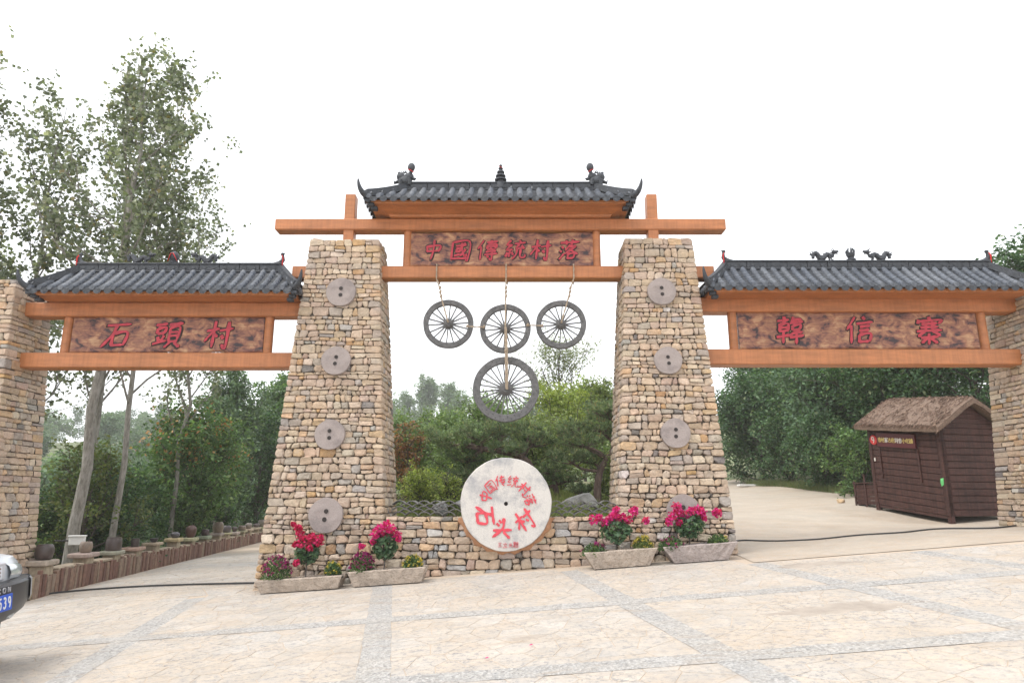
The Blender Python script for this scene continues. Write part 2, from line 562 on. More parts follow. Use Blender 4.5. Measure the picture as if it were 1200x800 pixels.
def mat_paving(name, base, joint, grey, cell=2.6, joint_amt=1.0, strip=False):
    """pale stone: granular speckle, sand washed over it, damp streaks"""
    m, nt, bs, out = mat_new(name)
    bs.inputs['Roughness'].default_value = .75
    bs.inputs['Specular IOR Level'].default_value = .3
    geo = nd(nt, "ShaderNodeNewGeometry")
    P = geo.outputs['Position']
    def noise(s, d=6.0, r=.65, v=None, dist=0.0):
        n = nd(nt, "ShaderNodeTexNoise", i_Scale=s, i_Detail=d, i_Roughness=r, i_Distortion=dist)
        nt.links.new(v or P, n.inputs['Vector'])
        return n.outputs[0]
    def ramp(src, p0, p1, c0, c1):
        c = nd(nt, "ShaderNodeValToRGB")
        c.color_ramp.elements[0].position = p0
        c.color_ramp.elements[1].position = p1
        c.color_ramp.elements[0].color = rgb(c0)
        c.color_ramp.elements[1].color = rgb(c1)
        nt.links.new(src, c.inputs[0])
        return c.outputs[0]
    def mix(f, a, b, bt='MIX'):
        x = nd(nt, "ShaderNodeMixRGB", blend_type=bt)
        for i, s in ((0, f), (1, a), (2, b)):
            if hasattr(s, 'is_linked'):
                nt.links.new(s, x.inputs[i])
            elif isinstance(s, (int, float)):
                x.inputs[i].default_value = s
            else:
                x.inputs[i].default_value = rgb(s)
        return x.outputs[0]
    if strip:
        c = base
    else:
        at = nd(nt, "ShaderNodeAttribute", attribute_name="Col")
        c = at.outputs['Color']
    W = (1, 1, 1)
    grey2 = tuple(.6 * x + .2 for x in grey)
    B = (0, 0, 0)
    # sand drifted over the stones in patches
    sandm = ramp(noise(.55, 8, .7, dist=.6), .38, .6, B, (.85, .85, .85))
    c = mix(sandm, c, joint)
    # coarse pale and grey mottling of the worn stone
    c = mix(ramp(noise(7.5, 8, .75), .42, .7, B, (.5, .5, .5)), c, grey2)
    c = mix(ramp(noise(11, 6, .75), .55, .75, B, (.6, .6, .6)), c, (.58, .555, .515))
    # broad tone
    c = mix(1.0, c, ramp(noise(1.6, 7, .7), .3, .7, (.86, .86, .86), (1.08, 1.06, 1.04)), 'MULTIPLY')
    # grey grit, fine and coarse
    g1 = ramp(noise(19, 6, .85), .515, .575, B, (.8, .8, .8))
    gm = ramp(noise(1.1, 6, .7), .36, .6, (.3, .3, .3), W)
    gg = mix(1.0, g1, gm, 'MULTIPLY')
    c = mix(gg, c, grey)
    if strip:
        vo = nd(nt, "ShaderNodeTexVoronoi", i_Scale=46.0)
        nt.links.new(P, vo.inputs['Vector'])
        c = mix(ramp(noise(1.7, 7, .7), .3, .65, (.2, .2, .2), (.6, .6, .6)), c, ramp(vo.outputs['Color'], .15, .85, tuple(.38 * x for x in base), tuple(min(1, 1.3 * x) for x in base)))
        hsrc = vo.outputs['Distance']
        bstr, bd = .8, .02
    else:
        hsrc = noise(24, 6, .7)
        bstr, bd = .5, .015
    # damp earth streaks left by wheels, drawn out along the road
    mp = nd(nt, "ShaderNodeMapping")
    mp.inputs['Scale'].default_value = (.7, 2.4, 1)
    mp.inputs['Rotation'].default_value = (0, 0, R(12))
    nt.links.new(P, mp.inputs[0])
    st = ramp(noise(1.3, 9, .74, mp.outputs[0], .8), .53, .70, B, (.62, .62, .62))
    c = mix(st, c, (.36, .28, .205))
    nt.links.new(c, bs.inputs['Base Color'])
    bp = nd(nt, "ShaderNodeBump", i_Strength=bstr, i_Distance=bd)
    nt.links.new(hsrc, bp.inputs['Height'])
    nt.links.new(bp.outputs[0], bs.inputs['Normal'])
    return m
M_FLAG = mat_paving("cream flagstone", (.6, .56, .5), (.50, .425, .34), (.215, .215, .22))
M_BED = mat_plain("sand bedding", (.47, .385, .30), rough=.95, var=.16, scale=.5, bump=.4, bscale=40)
M_PEBBLE = mat_paving("set grey pebbles", (.44, .43, .415), (.47, .43, .375), (.24, .24, .24), strip=True)
M_CONC = mat_paving("sandy concrete", (.46, .39, .31), (.42, .335, .25), (.36, .325, .28), strip=False)

def mat_signwood():
    m, nt, bs, out = mat_new("scorched sign board")
    bs.inputs['Roughness'].default_value = .5
    tc = nd(nt, "ShaderNodeTexCoord")
    mp = nd(nt, "ShaderNodeMapping")
    mp.inputs['Scale'].default_value = (1.0, 1.0, 1.7)
    nt.links.new(tc.outputs['Object'], mp.inputs[0])
    no = nd(nt, "ShaderNodeTexNoise", i_Scale=4.6, i_Detail=7.0, i_Roughness=.62, i_Distortion=.4)
    nt.links.new(mp.outputs[0], no.inputs['Vector'])
    cr = nd(nt, "ShaderNodeValToRGB")
    e = cr.color_ramp.elements
    e[0].position, e[0].color = .38, (.035, .022, .026, 1)
    e[1].position, e[1].color = .68, (.50, .30, .165, 1)
    x = e.new(.45)
    x.color = (.19, .075, .055, 1)
    x = e.new(.56)
    x.color = (.35, .165, .09, 1)
    nt.links.new(no.outputs[0], cr.inputs[0])
    mp2 = nd(nt, "ShaderNodeMapping")
    mp2.inputs['Scale'].default_value = (.8, 1, 14)
    nt.links.new(tc.outputs['Object'], mp2.inputs[0])
    gr = nd(nt, "ShaderNodeTexNoise", i_Scale=4.0, i_Detail=5.0, i_Distortion=1.2)
    nt.links.new(mp2.outputs[0], gr.inputs['Vector'])
    mr = nd(nt, "ShaderNodeMapRange")
    mr.inputs['From Min'].default_value = .3
    mr.inputs['From Max'].default_value = .7
    mr.inputs['To Min'].default_value = .72
    mr.inputs['To Max'].default_value = 1.25
    nt.links.new(gr.outputs[0], mr.inputs[0])
    mx = nd(nt, "ShaderNodeMixRGB", blend_type='MULTIPLY')
    mx.inputs[0].default_value = 1
    nt.links.new(cr.outputs[0], mx.inputs[1])
    nt.links.new(mr.outputs[0], mx.inputs[2])
    nt.links.new(mx.outputs[0], bs.inputs['Base Color'])
    bp = nd(nt, "ShaderNodeBump", i_Strength=.3, i_Distance=.02)
    nt.links.new(gr.outputs[0], bp.inputs['Height'])
    nt.links.new(bp.outputs[0], bs.inputs['Normal'])
    return m
M_SIGN = mat_signwood()

def mat_mill(name, c, dark, lo=.38, hi=.66):
    m, nt, bs, out = mat_new(name)
    bs.inputs['Roughness'].default_value = .85
    tc = nd(nt, "ShaderNodeTexCoord")
    no = nd(nt, "ShaderNodeTexNoise", i_Scale=2.2, i_Detail=9.0, i_Roughness=.68)
    nt.links.new(tc.outputs['Object'], no.inputs['Vector'])
    cr = nd(nt, "ShaderNodeValToRGB")
    cr.color_ramp.elements[0].position = lo
    cr.color_ramp.elements[1].position = hi - .14
    cr.color_ramp.elements[0].color = rgb(dark)
    cr.color_ramp.elements[1].color = rgb(c)
    nt.links.new(no.outputs[0], cr.inputs[0])
    n2 = nd(nt, "ShaderNodeTexNoise", i_Scale=55.0, i_Detail=4.0, i_Roughness=.7)
    nt.links.new(tc.outputs['Object'], n2.inputs['Vector'])
    mr = nd(nt, "ShaderNodeMapRange")
    mr.inputs['From Min'].default_value = .3
    mr.inputs['From Max'].default_value = .7
    mr.inputs['To Min'].default_value = .86
    mr.inputs['To Max'].default_value = 1.1
    nt.links.new(n2.outputs[0], mr.inputs[0])
    mx = nd(nt, "ShaderNodeMixRGB", blend_type='MULTIPLY')
    mx.inputs[0].default_value = 1
    nt.links.new(cr.outputs[0], mx.inputs[1])
    nt.links.new(mr.outputs[0], mx.inputs[2])
    nt.links.new(mx.outputs[0], bs.inputs['Base Color'])
    bp = nd(nt, "ShaderNodeBump", i_Strength=.5, i_Distance=.015)
    nt.links.new(n2.outputs[0], bp.inputs['Height'])
    nt.links.new(bp.outputs[0], bs.inputs['Normal'])
    return m
M_MILL = mat_mill("pale granite millstone", (.60, .57, .53), (.36, .355, .36))
M_DISC = mat_mill("pinkish grey millstone", (.325, .275, .255), (.235, .20, .19))

# ---------------------------------------------------------------- ground sheet, roads, forecourt
def grid_sheet(name, xs, ys, zfun, mat, col=None):
    X, Y = np.meshgrid(xs, ys)
    Z = zfun(X.ravel(), Y.ravel())
    V = np.stack([X.ravel(), Y.ravel(), Z], 1)
    nx, ny = len(xs), len(ys)
    i = np.arange(nx * ny).reshape(ny, nx)
    F = np.stack([i[:-1, :-1].ravel(), i[:-1, 1:].ravel(), i[1:, 1:].ravel(), i[1:, :-1].ravel()], 1)
    b = MB()
    b.add(V.tolist(), F.tolist(), 0, col)
    return b.build(name, mat, smooth='all')

_xs = np.unique(np.concatenate([np.linspace(-200, -60, 12), np.linspace(-60, -16, 23), np.linspace(-16, 16, 81), np.linspace(16, 60, 23), np.linspace(60, 200, 12)]))
_ys = np.unique(np.concatenate([np.linspace(-60, 0, 13), np.linspace(0, 36, 91), np.linspace(36, 80, 23), np.linspace(80, 230, 14)]))
tag(grid_sheet("ground", _xs, _ys, lambda x, y: land(x, y) - .06, M_GROUND), kind="structure")

def band_sheet(name, left, right, mat, n_across=14, n_along=60, lift=.0, col=None):
    """road laid over the land between two edge lines [(x,y)...] given at equal y"""
    ly = np.array([p[1] for p in left]); lx = np.array([p[0] for p in left])
    ry = np.array([p[1] for p in right]); rx = np.array([p[0] for p in right])
    t = np.linspace(0, 1, n_along)
    def res(xx, yy):
        k = np.linspace(0, 1, len(xx))
        return np.interp(t, k, xx), np.interp(t, k, yy)
    LX, LY = res(lx, ly)
    RX, RY = res(rx, ry)
    s = np.linspace(0, 1, n_across)
    X = LX[:, None] * (1 - s) + RX[:, None] * s
    Y = LY[:, None] * (1 - s) + RY[:, None] * s
    Z = land(X.ravel(), Y.ravel()) + lift
    V = np.stack([X.ravel(), Y.ravel(), Z], 1)
    i = np.arange(X.size).reshape(X.shape)
    F = np.stack([i[:-1, :-1].ravel(), i[:-1, 1:].ravel(), i[1:, 1:].ravel(), i[1:, :-1].ravel()], 1)
    b = MB()
    b.add(V.tolist(), F.tolist(), 0, col)
    return tag(b.build(name, mat, smooth='all'), kind="structure")

# bedding under the flagstones (forecourt) : plane, y<10.9
band_sheet("forecourt", [(-40, -30), (-40, 11.15)], [(40, -30), (40, 11.15)], M_BED, 40, 40, 0.0)
court = bpy.data.objects["forecourt"]
band_sheet("road", [(3.3, 9.75), (3.4, 12.5), (4.2, 18), (5.4, 24), (6.4, 34)], [(16, 10.25), (12.5, 12.5), (10.6, 18), (10.3, 24), (10.9, 34)], M_CONC, 30, 90, .008, (.455, .395, .32))

def clip_half(poly, a, b, c):
    """keep a*x+b*y<=c"""
    out = []
    for i in range(len(poly)):
        p, q = poly[i], poly[(i + 1) % len(poly)]
        dp, dq = a * p[0] + b * p[1] - c, a * q[0] + b * q[1] - c
        if dp <= 0:
            out.append(p)
        if (dp < 0 < dq) or (dq < 0 < dp):
            t = dp / (dp - dq)
            out.append((p[0] + (q[0] - p[0]) * t, p[1] + (q[1] - p[1]) * t))
    return out

def crazy(poly, dens, rng, gap=.012, sx=1.0):
    xs = [p[0] for p in poly]; ys = [p[1] for p in poly]
    def inside(x, y):
        s = None
        for i in range(len(poly)):
            p, q = poly[i], poly[(i + 1) % len(poly)]
            c = (q[0] - p[0]) * (y - p[1]) - (q[1] - p[1]) * (x - p[0])
            if s is None:
                s = c > 0
            elif (c > 0) != s:
                return False
        return True
    area = abs(sum(poly[i][0] * poly[(i + 1) % len(poly)][1] - poly[(i + 1) % len(poly)][0] * poly[i][1] for i in range(len(poly)))) / 2
    n = max(3, int(area * dens))
    pts = []
    tries = 0
    md = .62 / math.sqrt(dens)
    while len(pts) < n and tries < n * 60:
        tries += 1
        x, y = rng.uniform(min(xs), max(xs)), rng.uniform(min(ys), max(ys))
        if inside(x, y) and all((x - p[0]) ** 2 + (y - p[1]) ** 2 > (md * rng.uniform(.6, 1.2)) ** 2 for p in pts):
            pts.append((x, y))
    cells = []
    for i, p in enumerate(pts):
        c = list(poly)
        for j, q in enumerate(pts):
            if i == j:
                continue
            dx, dy = q[0] - p[0], q[1] - p[1]
            d = math.hypot(dx, dy)
            if d > 4 * md + .8:
                continue
            w = rng.uniform(.42, .58) if i < j else .5
            mid = .5 * d - gap * .5
            c = clip_half(c, dx / d, dy / d, (p[0] * dx + p[1] * dy) / d + mid)
            if len(c) < 3:
                break
        if len(c) >= 3:
            cells.append(c)
    return cells

def flag_mb(b, cell, rng, zf, h=.0035, bev=.008):
    cx = sum(p[0] for p in cell) / len(cell); cy = sum(p[1] for p in cell) / len(cell)
    n = len(cell)
    top = [(p[0] + (cx - p[0]) * .05, p[1] + (cy - p[1]) * .05) for p in cell]
    hh = h + rng.uniform(-.001, .0015)
    t = rng.random()
    base = (.475, .435, .385) if t < .5 else ((.495, .465, .425) if t < .82 else (.475, .415, .35))
    k = rng.uniform(.93, 1.04)
    col = tuple(min(.8, x * k) for x in base)
    vs_ = [(p[0], p[1], zf(*p) - .002) for p in cell] + [(p[0], p[1], zf(*p) + hh * .6) for p in cell] + [(p[0], p[1], zf(*p) + hh + rng.uniform(-.001, .001)) for p in top]
    fs_ = []
    for i in range(n):
        j = (i + 1) % n
        fs_.append((i, j, n + j, n + i))
        fs_.append((n + i, n + j, 2 * n + j, 2 * n + i))
    fs_.append(tuple(2 * n + i for i in range(n)))
    # orientation: cells may be clockwise
    ar = sum(cell[i][0] * cell[(i + 1) % n][1] - cell[(i + 1) % n][0] * cell[i][1] for i in range(n))
    if ar < 0:
        fs_ = [tuple(reversed(f)) for f in fs_]
    b.add(vs_, fs_, 0, col)

rng = random.Random(4)
SKEW = -.17
def lx(x0, y):
    return x0 + SKEW * (y - 8)
LONG = [-14.0, -9.4, -4.1, -1.46, 1.19, 3.6, 5.8, 8.2, 10.6]
CROSS = [1.0, 3.25, 5.5, 7.78, 10.02]
SW = .135
cells = []
for i in range(len(LONG) - 1):
    for j in range(len(CROSS) - 1):
        y0, y1 = CROSS[j] + SW, CROSS[j + 1] - SW
        if j == 3:
            y1 = 10.43 if LONG[i] < 3 else 9.7
        A, B = LONG[i] + SW, LONG[i + 1] - SW
        poly = [(lx(A, y0), y0), (lx(B, y0), y0), (lx(B, y1), y1), (lx(A, y1), y1)]
        cells += crazy(poly, 15, rng, gap=.008)
# far side of the forecourt on the left, running into the lane
for (x0, x1, y0, y1) in ((-12.0, -8.4, 10.4, 12.0),):
    cells += crazy([(x0, y0), (x1, y0), (x1, y1), (x0, y1)], 6, rng)
def _vis(c):
    x = sum(p[0] for p in c) / len(c); y = sum(p[1] for p in c) / len(c)
    d = y * .974 - .25
    if d < 1:
        return 0
    u = 600 + 800 * x / d
    v = 400 + 800 * ((1.5 - plane(x, y)) * .974 + y * .2254) / d
    ar = abs(sum(c[i][0] * c[(i + 1) % len(c)][1] - c[(i + 1) % len(c)][0] * c[i][1] for i in range(len(c))))
    return ar / d ** 3 if (-30 < u < 1230 and v < 830) else 0
cells.sort(key=_vis, reverse=True)
for c in cells[:300]:
    b = MB()
    flag_mb(b, c, rng, plane)
    b.build("flagstone", M_FLAG, court)
b = MB()
for c in cells[300:]:
    flag_mb(b, c, rng, plane)
tag(b.build("flagstones", M_FLAG, court), kind="stuff")
# pebble bands
def strip(poly, n=24, w=SW, lift=.006):
    b = MB()
    (xa, ya), (xb, yb) = poly
    dx, dy = xb - xa, yb - ya
    L = math.hypot(dx, dy)
    nx, ny = -dy / L * w, dx / L * w
    vs_, fs_ = [], []
    r2 = random.Random(int(xa * 100 + ya * 7))
    for k in range(n + 1):
        t = k / n
        x, y = xa + dx * t, ya + dy * t
        e1, e2 = r2.uniform(.93, 1.06), r2.uniform(.93, 1.06)
        for (px, py) in ((x + nx * e1, y + ny * e1), (x - nx * e2, y - ny * e2)):
            vs_.append((px, py, plane(px, py) + lift))
    for k in range(n):
        fs_.append((2 * k, 2 * k + 1, 2 * k + 3, 2 * k + 2))
    b.add(vs_, fs_, 0, (.5, .5, .5))
    o = b.build("pebble_band", M_PEBBLE, court)
    return o
for y in CROSS[:-1]:
    strip([(12, y), (-6.5, y)], 90, lift=.0048)
for i, x0 in enumerate(LONG):
    if x0 < -5:
        continue
    strip([(lx(x0, 0), 0), (lx(x0, 10.25 if x0 < 3.3 else 9.7), 10.25 if x0 < 3.3 else 9.7)], 40, lift=.0036)

# lane on the left, running back beside the jar wall, its slabs in one sheet of laid stones
FX = lambda y: -7.62 - .165 * (y - 11.6)      # line of the jar wall
band_sheet("lane", [(-7.5, 11.15), (FX(20) + .1, 20), (FX(34) + .1, 34)], [(-2.0, 11.15), (-4.9, 20), (-6.0, 34)], M_BED, 20, 70, .0)
lane = bpy.data.objects["lane"]
lc = []
for (ya, yb) in ((11.2, 14), (14, 17.5), (17.5, 22)):
    lc += crazy([(FX(ya) + .15, ya), (-3.2 - (ya - 11) * .16, ya), (-3.2 - (yb - 11) * .16, yb), (FX(yb) + .15, yb)], 6, rng, gap=.02)
# the strip of forecourt between the outer pillars and the lane
lc += crazy([(-8.3, 10.45), (-1.4, 10.45), (-1.4, 11.15), (-8.3, 11.15)], 6, rng, gap=.02)
b = MB()
for c in lc:
    flag_mb(b, c, rng, lambda x, y: gz(x, y), h=.006)
tag(b.build("flagstones", M_FLAG, lane), kind="stuff")
# pale stain patches and bits on the forecourt
for (x, y, r, nm, lb) in ((.14, 6.54, .15, "dried_puddle", "small dried brown puddle on the paving near a fallen petal"), (3.04, 6.75, .42, "mud_patch", "dark damp mud patch on the paving in the right foreground"), (3.95, 9.25, .38, "mud_patch", "damp brown patch on the paving where the concrete begins")):
    b = MB()
    vs_ = [(x, y, plane(x, y) + .0125)]
    r2 = random.Random(int(x * 50))
    for k in range(26):
        a = 2 * math.pi * k / 26
        rr = r * r2.uniform(.6, 1.1) * (1 + .3 * math.sin(2 * a + 1))
        px, py = x + rr * 1.35 * math.cos(a), y + rr * .75 * math.sin(a)
        vs_.append((px, py, plane(px, py) + .003))
    b.add(vs_, [(0, 1 + k, 1 + (k + 1) % 26) for k in range(26)])
    o = b.build(nm, M_MUD, None, smooth='all')
    tag(o, lb, "stain")
for k, (x, y, lb) in enumerate(((.16, 6.2, "pink petal lying below the small dried puddle"), (-.2, 5.9, "tiny pink petal left of and below the dried puddle"))):
    b = MB()
    z = plane(x, y) + .018
    b.add([(x - .018, y, z), (x, y - .014, z + .004), (x + .02, y + .002, z + .01), (x + .002, y + .016, z + .006), (x, y, z + .012)], [(0, 1, 4), (1, 2, 4), (2, 3, 4), (3, 0, 4)], 0, (.6, .03, .2))
    tag(b.build("fallen_petal", M_PETAL), lb, "petal", "petals on the paving")
# ---------------------------------------------------------------- rubble masonry
PAL = [((.51, .385, .275), 30), ((.48, .375, .285), 26), ((.55, .43, .32), 18), ((.52, .365, .225), 9), ((.40, .335, .275), 14), ((.37, .335, .30), 5), ((.57, .47, .365), 6), ((.45, .335, .26), 10), ((.49, .31, .16), 2.5), ((.2, .18, .165), 1.2), ((.60, .55, .50), 1)]
_pw = [p[1] for p in PAL]
def stone_col(rng):
    c = rng.choices(PAL, _pw)[0][0]
    k = rng.uniform(.88, 1.1)
    return tuple(min(.75, x * k * rng.uniform(.97, 1.03)) for x in c)

def stone_shape(b, q, depth, rng, mp, col=None, bulge=.016):
    """q: four corners (s,h) counter-clockwise seen from outside; mp(s,h,o)->xyz with o outward"""
    cs = Vector(((q[0][0] + q[1][0] + q[2][0] + q[3][0]) / 4, (q[0][1] + q[1][1] + q[2][1] + q[3][1]) / 4))
    w = abs(q[1][0] - q[0][0]); h = abs(q[3][1] - q[0][1])
    r = min(w, h)
    out = []
    for i in range(4):
        p, pr, nx = Vector(q[i]), Vector(q[i - 1]), Vector(q[(i + 1) % 4])
        c1 = rng.choice((.1, .18, .3, .42)) * rng.uniform(.7, 1.1) * r
        c2 = rng.choice((.1, .18, .3, .42)) * rng.uniform(.7, 1.1) * r
        out.append(p + (pr - p).normalized() * c1)
        out.append(p + (nx - p).normalized() * c2)
    jj = min(.07 * r, .009)
    out = [p + Vector((rng.uniform(-jj, jj), rng.uniform(-jj, jj))) for p in out]
    g = min(.2 * r, .018)
    ins = [p + (cs - p).normalized() * g * rng.uniform(.7, 1.6) for p in out]
    bl = bulge * rng.uniform(-.2, 1.5)
    tl, tv = rng.uniform(-.022, .022), rng.uniform(-.026, .018)
    V = []
    for p in out:
        V.append(mp(p.x, p.y, -depth))
    for p in out:
        V.append(mp(p.x, p.y, rng.uniform(-.018, -.004)))
    for p in ins:
        d = p - cs
        V.append(mp(p.x, p.y, bl + tl * d.x / max(w, .01) + tv * d.y / max(h, .01) + rng.uniform(-.007, .007)))
    V.append(mp(cs.x + rng.uniform(-.1, .1) * w, cs.y + rng.uniform(-.1, .1) * h, bl + rng.uniform(-.002, .010)))
    F = []
    for i in range(8):
        j = (i + 1) % 8
        F.append((i, j, 8 + j, 8 + i))
        F.append((8 + i, 8 + j, 16 + j, 16 + i))
        F.append((16 + i, 16 + j, 24))
    b.add(V, F, 0, col or stone_col(rng))

def courses(z0, z1, rng, lo=.062, hi=.128):
    zs = [z0]
    while zs[-1] < z1 - lo * .8:
        zs.append(zs[-1] + rng.uniform(lo, hi) * rng.choice((1, 1, 1, .8, 1.2)))
    k = (z1 - z0) / (zs[-1] - z0)
    return [z0 + (z - z0) * k for z in zs]

def face_cells(L0, L1, zs, rng, sc=lambda z: 1.0, wlo=.08, whi=.245, amp=.017, gap=.0065):
    """cells (corner quads) for a face between s=L0 and L1"""
    out = []
    nz = len(zs)
    ph = [(rng.uniform(0, 6.3), rng.uniform(0, 6.3), rng.uniform(2.2, 4.2), rng.uniform(5, 9)) for _ in zs]
    def line(k, s):
        if k == 0 or k == nz - 1:
            return zs[k]
        a, b2, f1, f2 = ph[k]
        return zs[k] + amp * (math.sin(a + f1 * s) * .6 + math.sin(b2 + f2 * s) * .5)
    for k in range(nz - 1):
        h = zs[k + 1] - zs[k]
        s = L0
        zc = (zs[k] + zs[k + 1]) / 2
        f = sc(zc)
        edges = [L0]
        while True:
            wd = rng.uniform(wlo, whi) * (1 + .6 * (h - .12) / .12) / f
            if rng.random() < .16:
                wd *= .55
            s += wd
            if s > L1 - .09 / f:
                break
            edges.append(s)
        edges.append(L1)
        for i in range(len(edges) - 1):
            a, c = edges[i], edges[i + 1]
            first, last = i == 0, i == len(edges) - 2
            j1 = 0 if first else rng.uniform(-.018, .018)
            j2 = 0 if last else rng.uniform(-.018, .018)
            g = gap * .5 / f
            aa = a + (0 if first else g)
            cc = c - (0 if last else g)
            gz_ = gap * .5
            q = [(aa + j1, line(k, aa) + gz_), (cc + j2, line(k, cc) + gz_), (cc - j2, line(k + 1, cc) - gz_), (aa - j1, line(k + 1, aa) - gz_)]
            wq = cc - aa
            if h > .115 and rng.random() < .24 and wq > .1 and not (first or last):
                t = rng.uniform(.4, .6)
                ml = (q[0][0] * (1 - t) + q[3][0] * t, q[0][1] * (1 - t) + q[3][1] * t)
                mr_ = (q[1][0] * (1 - t) + q[2][0] * t, q[1][1] * (1 - t) + q[2][1] * t)
                out.append(([q[0], q[1], (mr_[0], mr_[1] - gz_), (ml[0], ml[1] - gz_)], k, False, False))
                out.append(([(ml[0], ml[1] + gz_), (mr_[0], mr_[1] + gz_), q[2], q[3]], k, False, False))
            else:
                out.append((q, k, first, last))
    return out

def stone_pillar(label, cx, y0, wb, db, wt, dt, z0, z1, seed, side_seen, front_parts=300, discs=()):
    """battered pillar; cx centre, y0 front at the base"""
    rng = random.Random(seed)
    cy = y0 + db / 2
    H = z1 - z0
    root = thing("stone_pillar", label, "pillar", (cx, cy, z0), group="stone pillars of the gate")
    kx, ky = 1 - wt / wb, 1 - dt / db
    def sx(z):
        return 1 - kx * z / H
    def sy(z):
        return 1 - ky * z / H
    def warp(x, y, z):
        return (x * sx(z), y * sy(z), z)
    zs = courses(0, H, rng)
    X, Yh = wb / 2, db / 2
    core = MB()
    e = .045
    nseg = 8
    ring = []
    for i in range(nseg + 1):
        z = H * i / nseg if i else -.5
        zz = min(z, H - .03)
        for (x, y) in ((-X + e, -Yh + e), (X - e, -Yh + e), (X - e, Yh - e), (-X + e, Yh - e)):
            ring.append(warp(x, y, zz))
    F = []
    for i in range(nseg):
        for k in range(4):
            a, b_ = i * 4 + k, i * 4 + (k + 1) % 4
            F.append((a, b_, b_ + 4, a + 4))
    F.append((nseg * 4, nseg * 4 + 1, nseg * 4 + 2, nseg * 4 + 3))
    core.add(ring, F)
    core.build("core", M_JOINT, root)
    # depth of the corner stones per course, left and right, so that the side faces bond with the front
    dl = [rng.uniform(.14, .38) for _ in zs]
    dr = [rng.uniform(.14, .38) for _ in zs]
    bl = [rng.uniform(.14, .38) for _ in zs]
    br = [rng.uniform(.14, .38) for _ in zs]
    parts, rest = [], []
    for (q, k, first, last) in face_cells(-X, X, zs, rng, sx):
        zc = (zs[k] + zs[k + 1]) / 2
        o_d = (dl[k] if first else dr[k] if last else .09)
        mp = lambda s, h, o: warp(s, -Yh - o, h)
        parts.append(((q[1][0] - q[0][0]) * (q[3][1] - q[0][1]) * sx(zc), q, o_d, mp))
    for (q, k, first, last) in face_cells(-X, X, zs, rng, sx):
        o_d = (br[k] if first else bl[k] if last else .09)
        mp = lambda s, h, o: warp(-s, Yh + o, h)
        rest.append((q, o_d, mp))
    sides = []
    for sgn in (-1, 1):
        for k in range(len(zs) - 1):
            f0 = (dl if sgn < 0 else dr)[k] + .01
            b0 = (bl if sgn < 0 else br)[k] + .01
            sub = face_cells(-Yh + f0, Yh - b0, [zs[k], zs[k + 1]], rng, sy, wlo=.1, whi=.28, amp=0)
            for (q, kk, first, last) in sub:
                if sgn > 0:
                    mp = lambda s, h, o: warp(X + o, s, h)
                else:
                    mp = lambda s, h, o: warp(-X - o, -s, h)
                    q = [(-q[1][0], q[1][1]), (-q[0][0], q[0][1]), (-q[3][0], q[3][1]), (-q[2][0], q[2][1])]
                (sides if sgn == side_seen else rest).append((q, .09, mp))
    parts.sort(key=lambda t: -t[0])
    todo = [(q, d, mp) for (_, q, d, mp) in parts] + sides
    for (q, d, mp) in todo[:front_parts]:
        b = MB()
        stone_shape(b, q, d, rng, mp)
        b.build("stone", M_STONE, root)
    b = MB()
    for (q, d, mp) in todo[front_parts:] + rest:
        stone_shape(b, q, d, rng, mp)
    # capping: flat stones on top
    n = 5
    for i in range(n):
        for j in range(3):
            xa, xb = -X + 2 * X * i / n, -X + 2 * X * (i + 1) / n
            ya, yb = -Yh + 2 * Yh * j / 3, -Yh + 2 * Yh * (j + 1) / 3
            mp = lambda s, h, o: (s * sx(H), h * sy(H), H - .01 + o)
            stone_shape(b, [(xa + .01, ya + .02), (xb - .01, ya + .02), (xb - .01, yb - .02), (xa + .01, yb - .02)], .05, rng, mp)
    tag(b.build("stones", M_STONE, root), kind="stuff")
    # millstones set into the front face
    for (dx, dz, r, ang) in discs:
        z = dz - z0
        yf = -Yh * sy(z)
        lean = math.atan2((db - dt) / 2, H)
        Mx = Matrix.Translation((dx - cx, yf - .035, z)) @ Matrix.Rotation(-lean, 4, 'X')
        millstone_disc(root, Mx, r, ang, rng)
    return root

def millstone_disc(parent, Mx, r, ang, rng):
    b = MB()
    n = 40
    ho = .19 * r
    holes = [(0, .23 * r), (0, -.23 * r)]
    ca, sa = math.cos(ang), math.sin(ang)
    holes = [(x * ca - y * sa, x * sa + y * ca) for x, y in holes]
    # front as rings with small radial and swirl relief
    rings = [1.0, .985, .9, .75, .6, .45, .3, .15]
    vs_, fs_ = [], []
    for ri, t in enumerate([1.0, 1.0] + rings[1:]):
        for k in range(n):
            a = 2 * math.pi * k / n
            rr = r * t * (1 + (.012 * math.sin(5 * a + ang) if t > .9 else 0))
            x, z = rr * math.cos(a), rr * math.sin(a)
            # S-shaped ridge like two interlocked drops
            sw = math.sin(2.0 * a - 5.5 * t + ang * 2)
            y = .05 if ri == 0 else (-.012 if ri == 1 else -.02 - (.009 * max(0, sw) ** 2 if .4 < t < .8 else 0))
            vs_.append((x, y, z))
    m = len([1.0, 1.0] + rings[1:])
    for i in range(m - 1):
        for k in range(n):
            a, c = i * n + k, i * n + (k + 1) % n
            fs_.append((a, a + n, c + n, c))
    vs_.append((0, -.02, 0))
    for k in range(n):
        fs_.append(((m - 1) * n + k, len(vs_) - 1, (m - 1) * n + (k + 1) % n))
    b.add([tuple(Mx @ Vector(p)) for p in vs_], [tuple(reversed(f)) for f in fs_])
    d = b.build("millstone_disc", M_DISC, parent, smooth=30)
    for (x, z) in holes:
        b = MB()
        b.lathe([(.03 * r / .24 * 1.05, -.0285), (.03 * r / .24, -.0275), (.001, -.022)], 12, (x, 0, z), 'y', M=Mx)
        b.build("hole_shade", M_BLACK, d, smooth=True)  # black cap on the face paints the shade of a hole
    return d

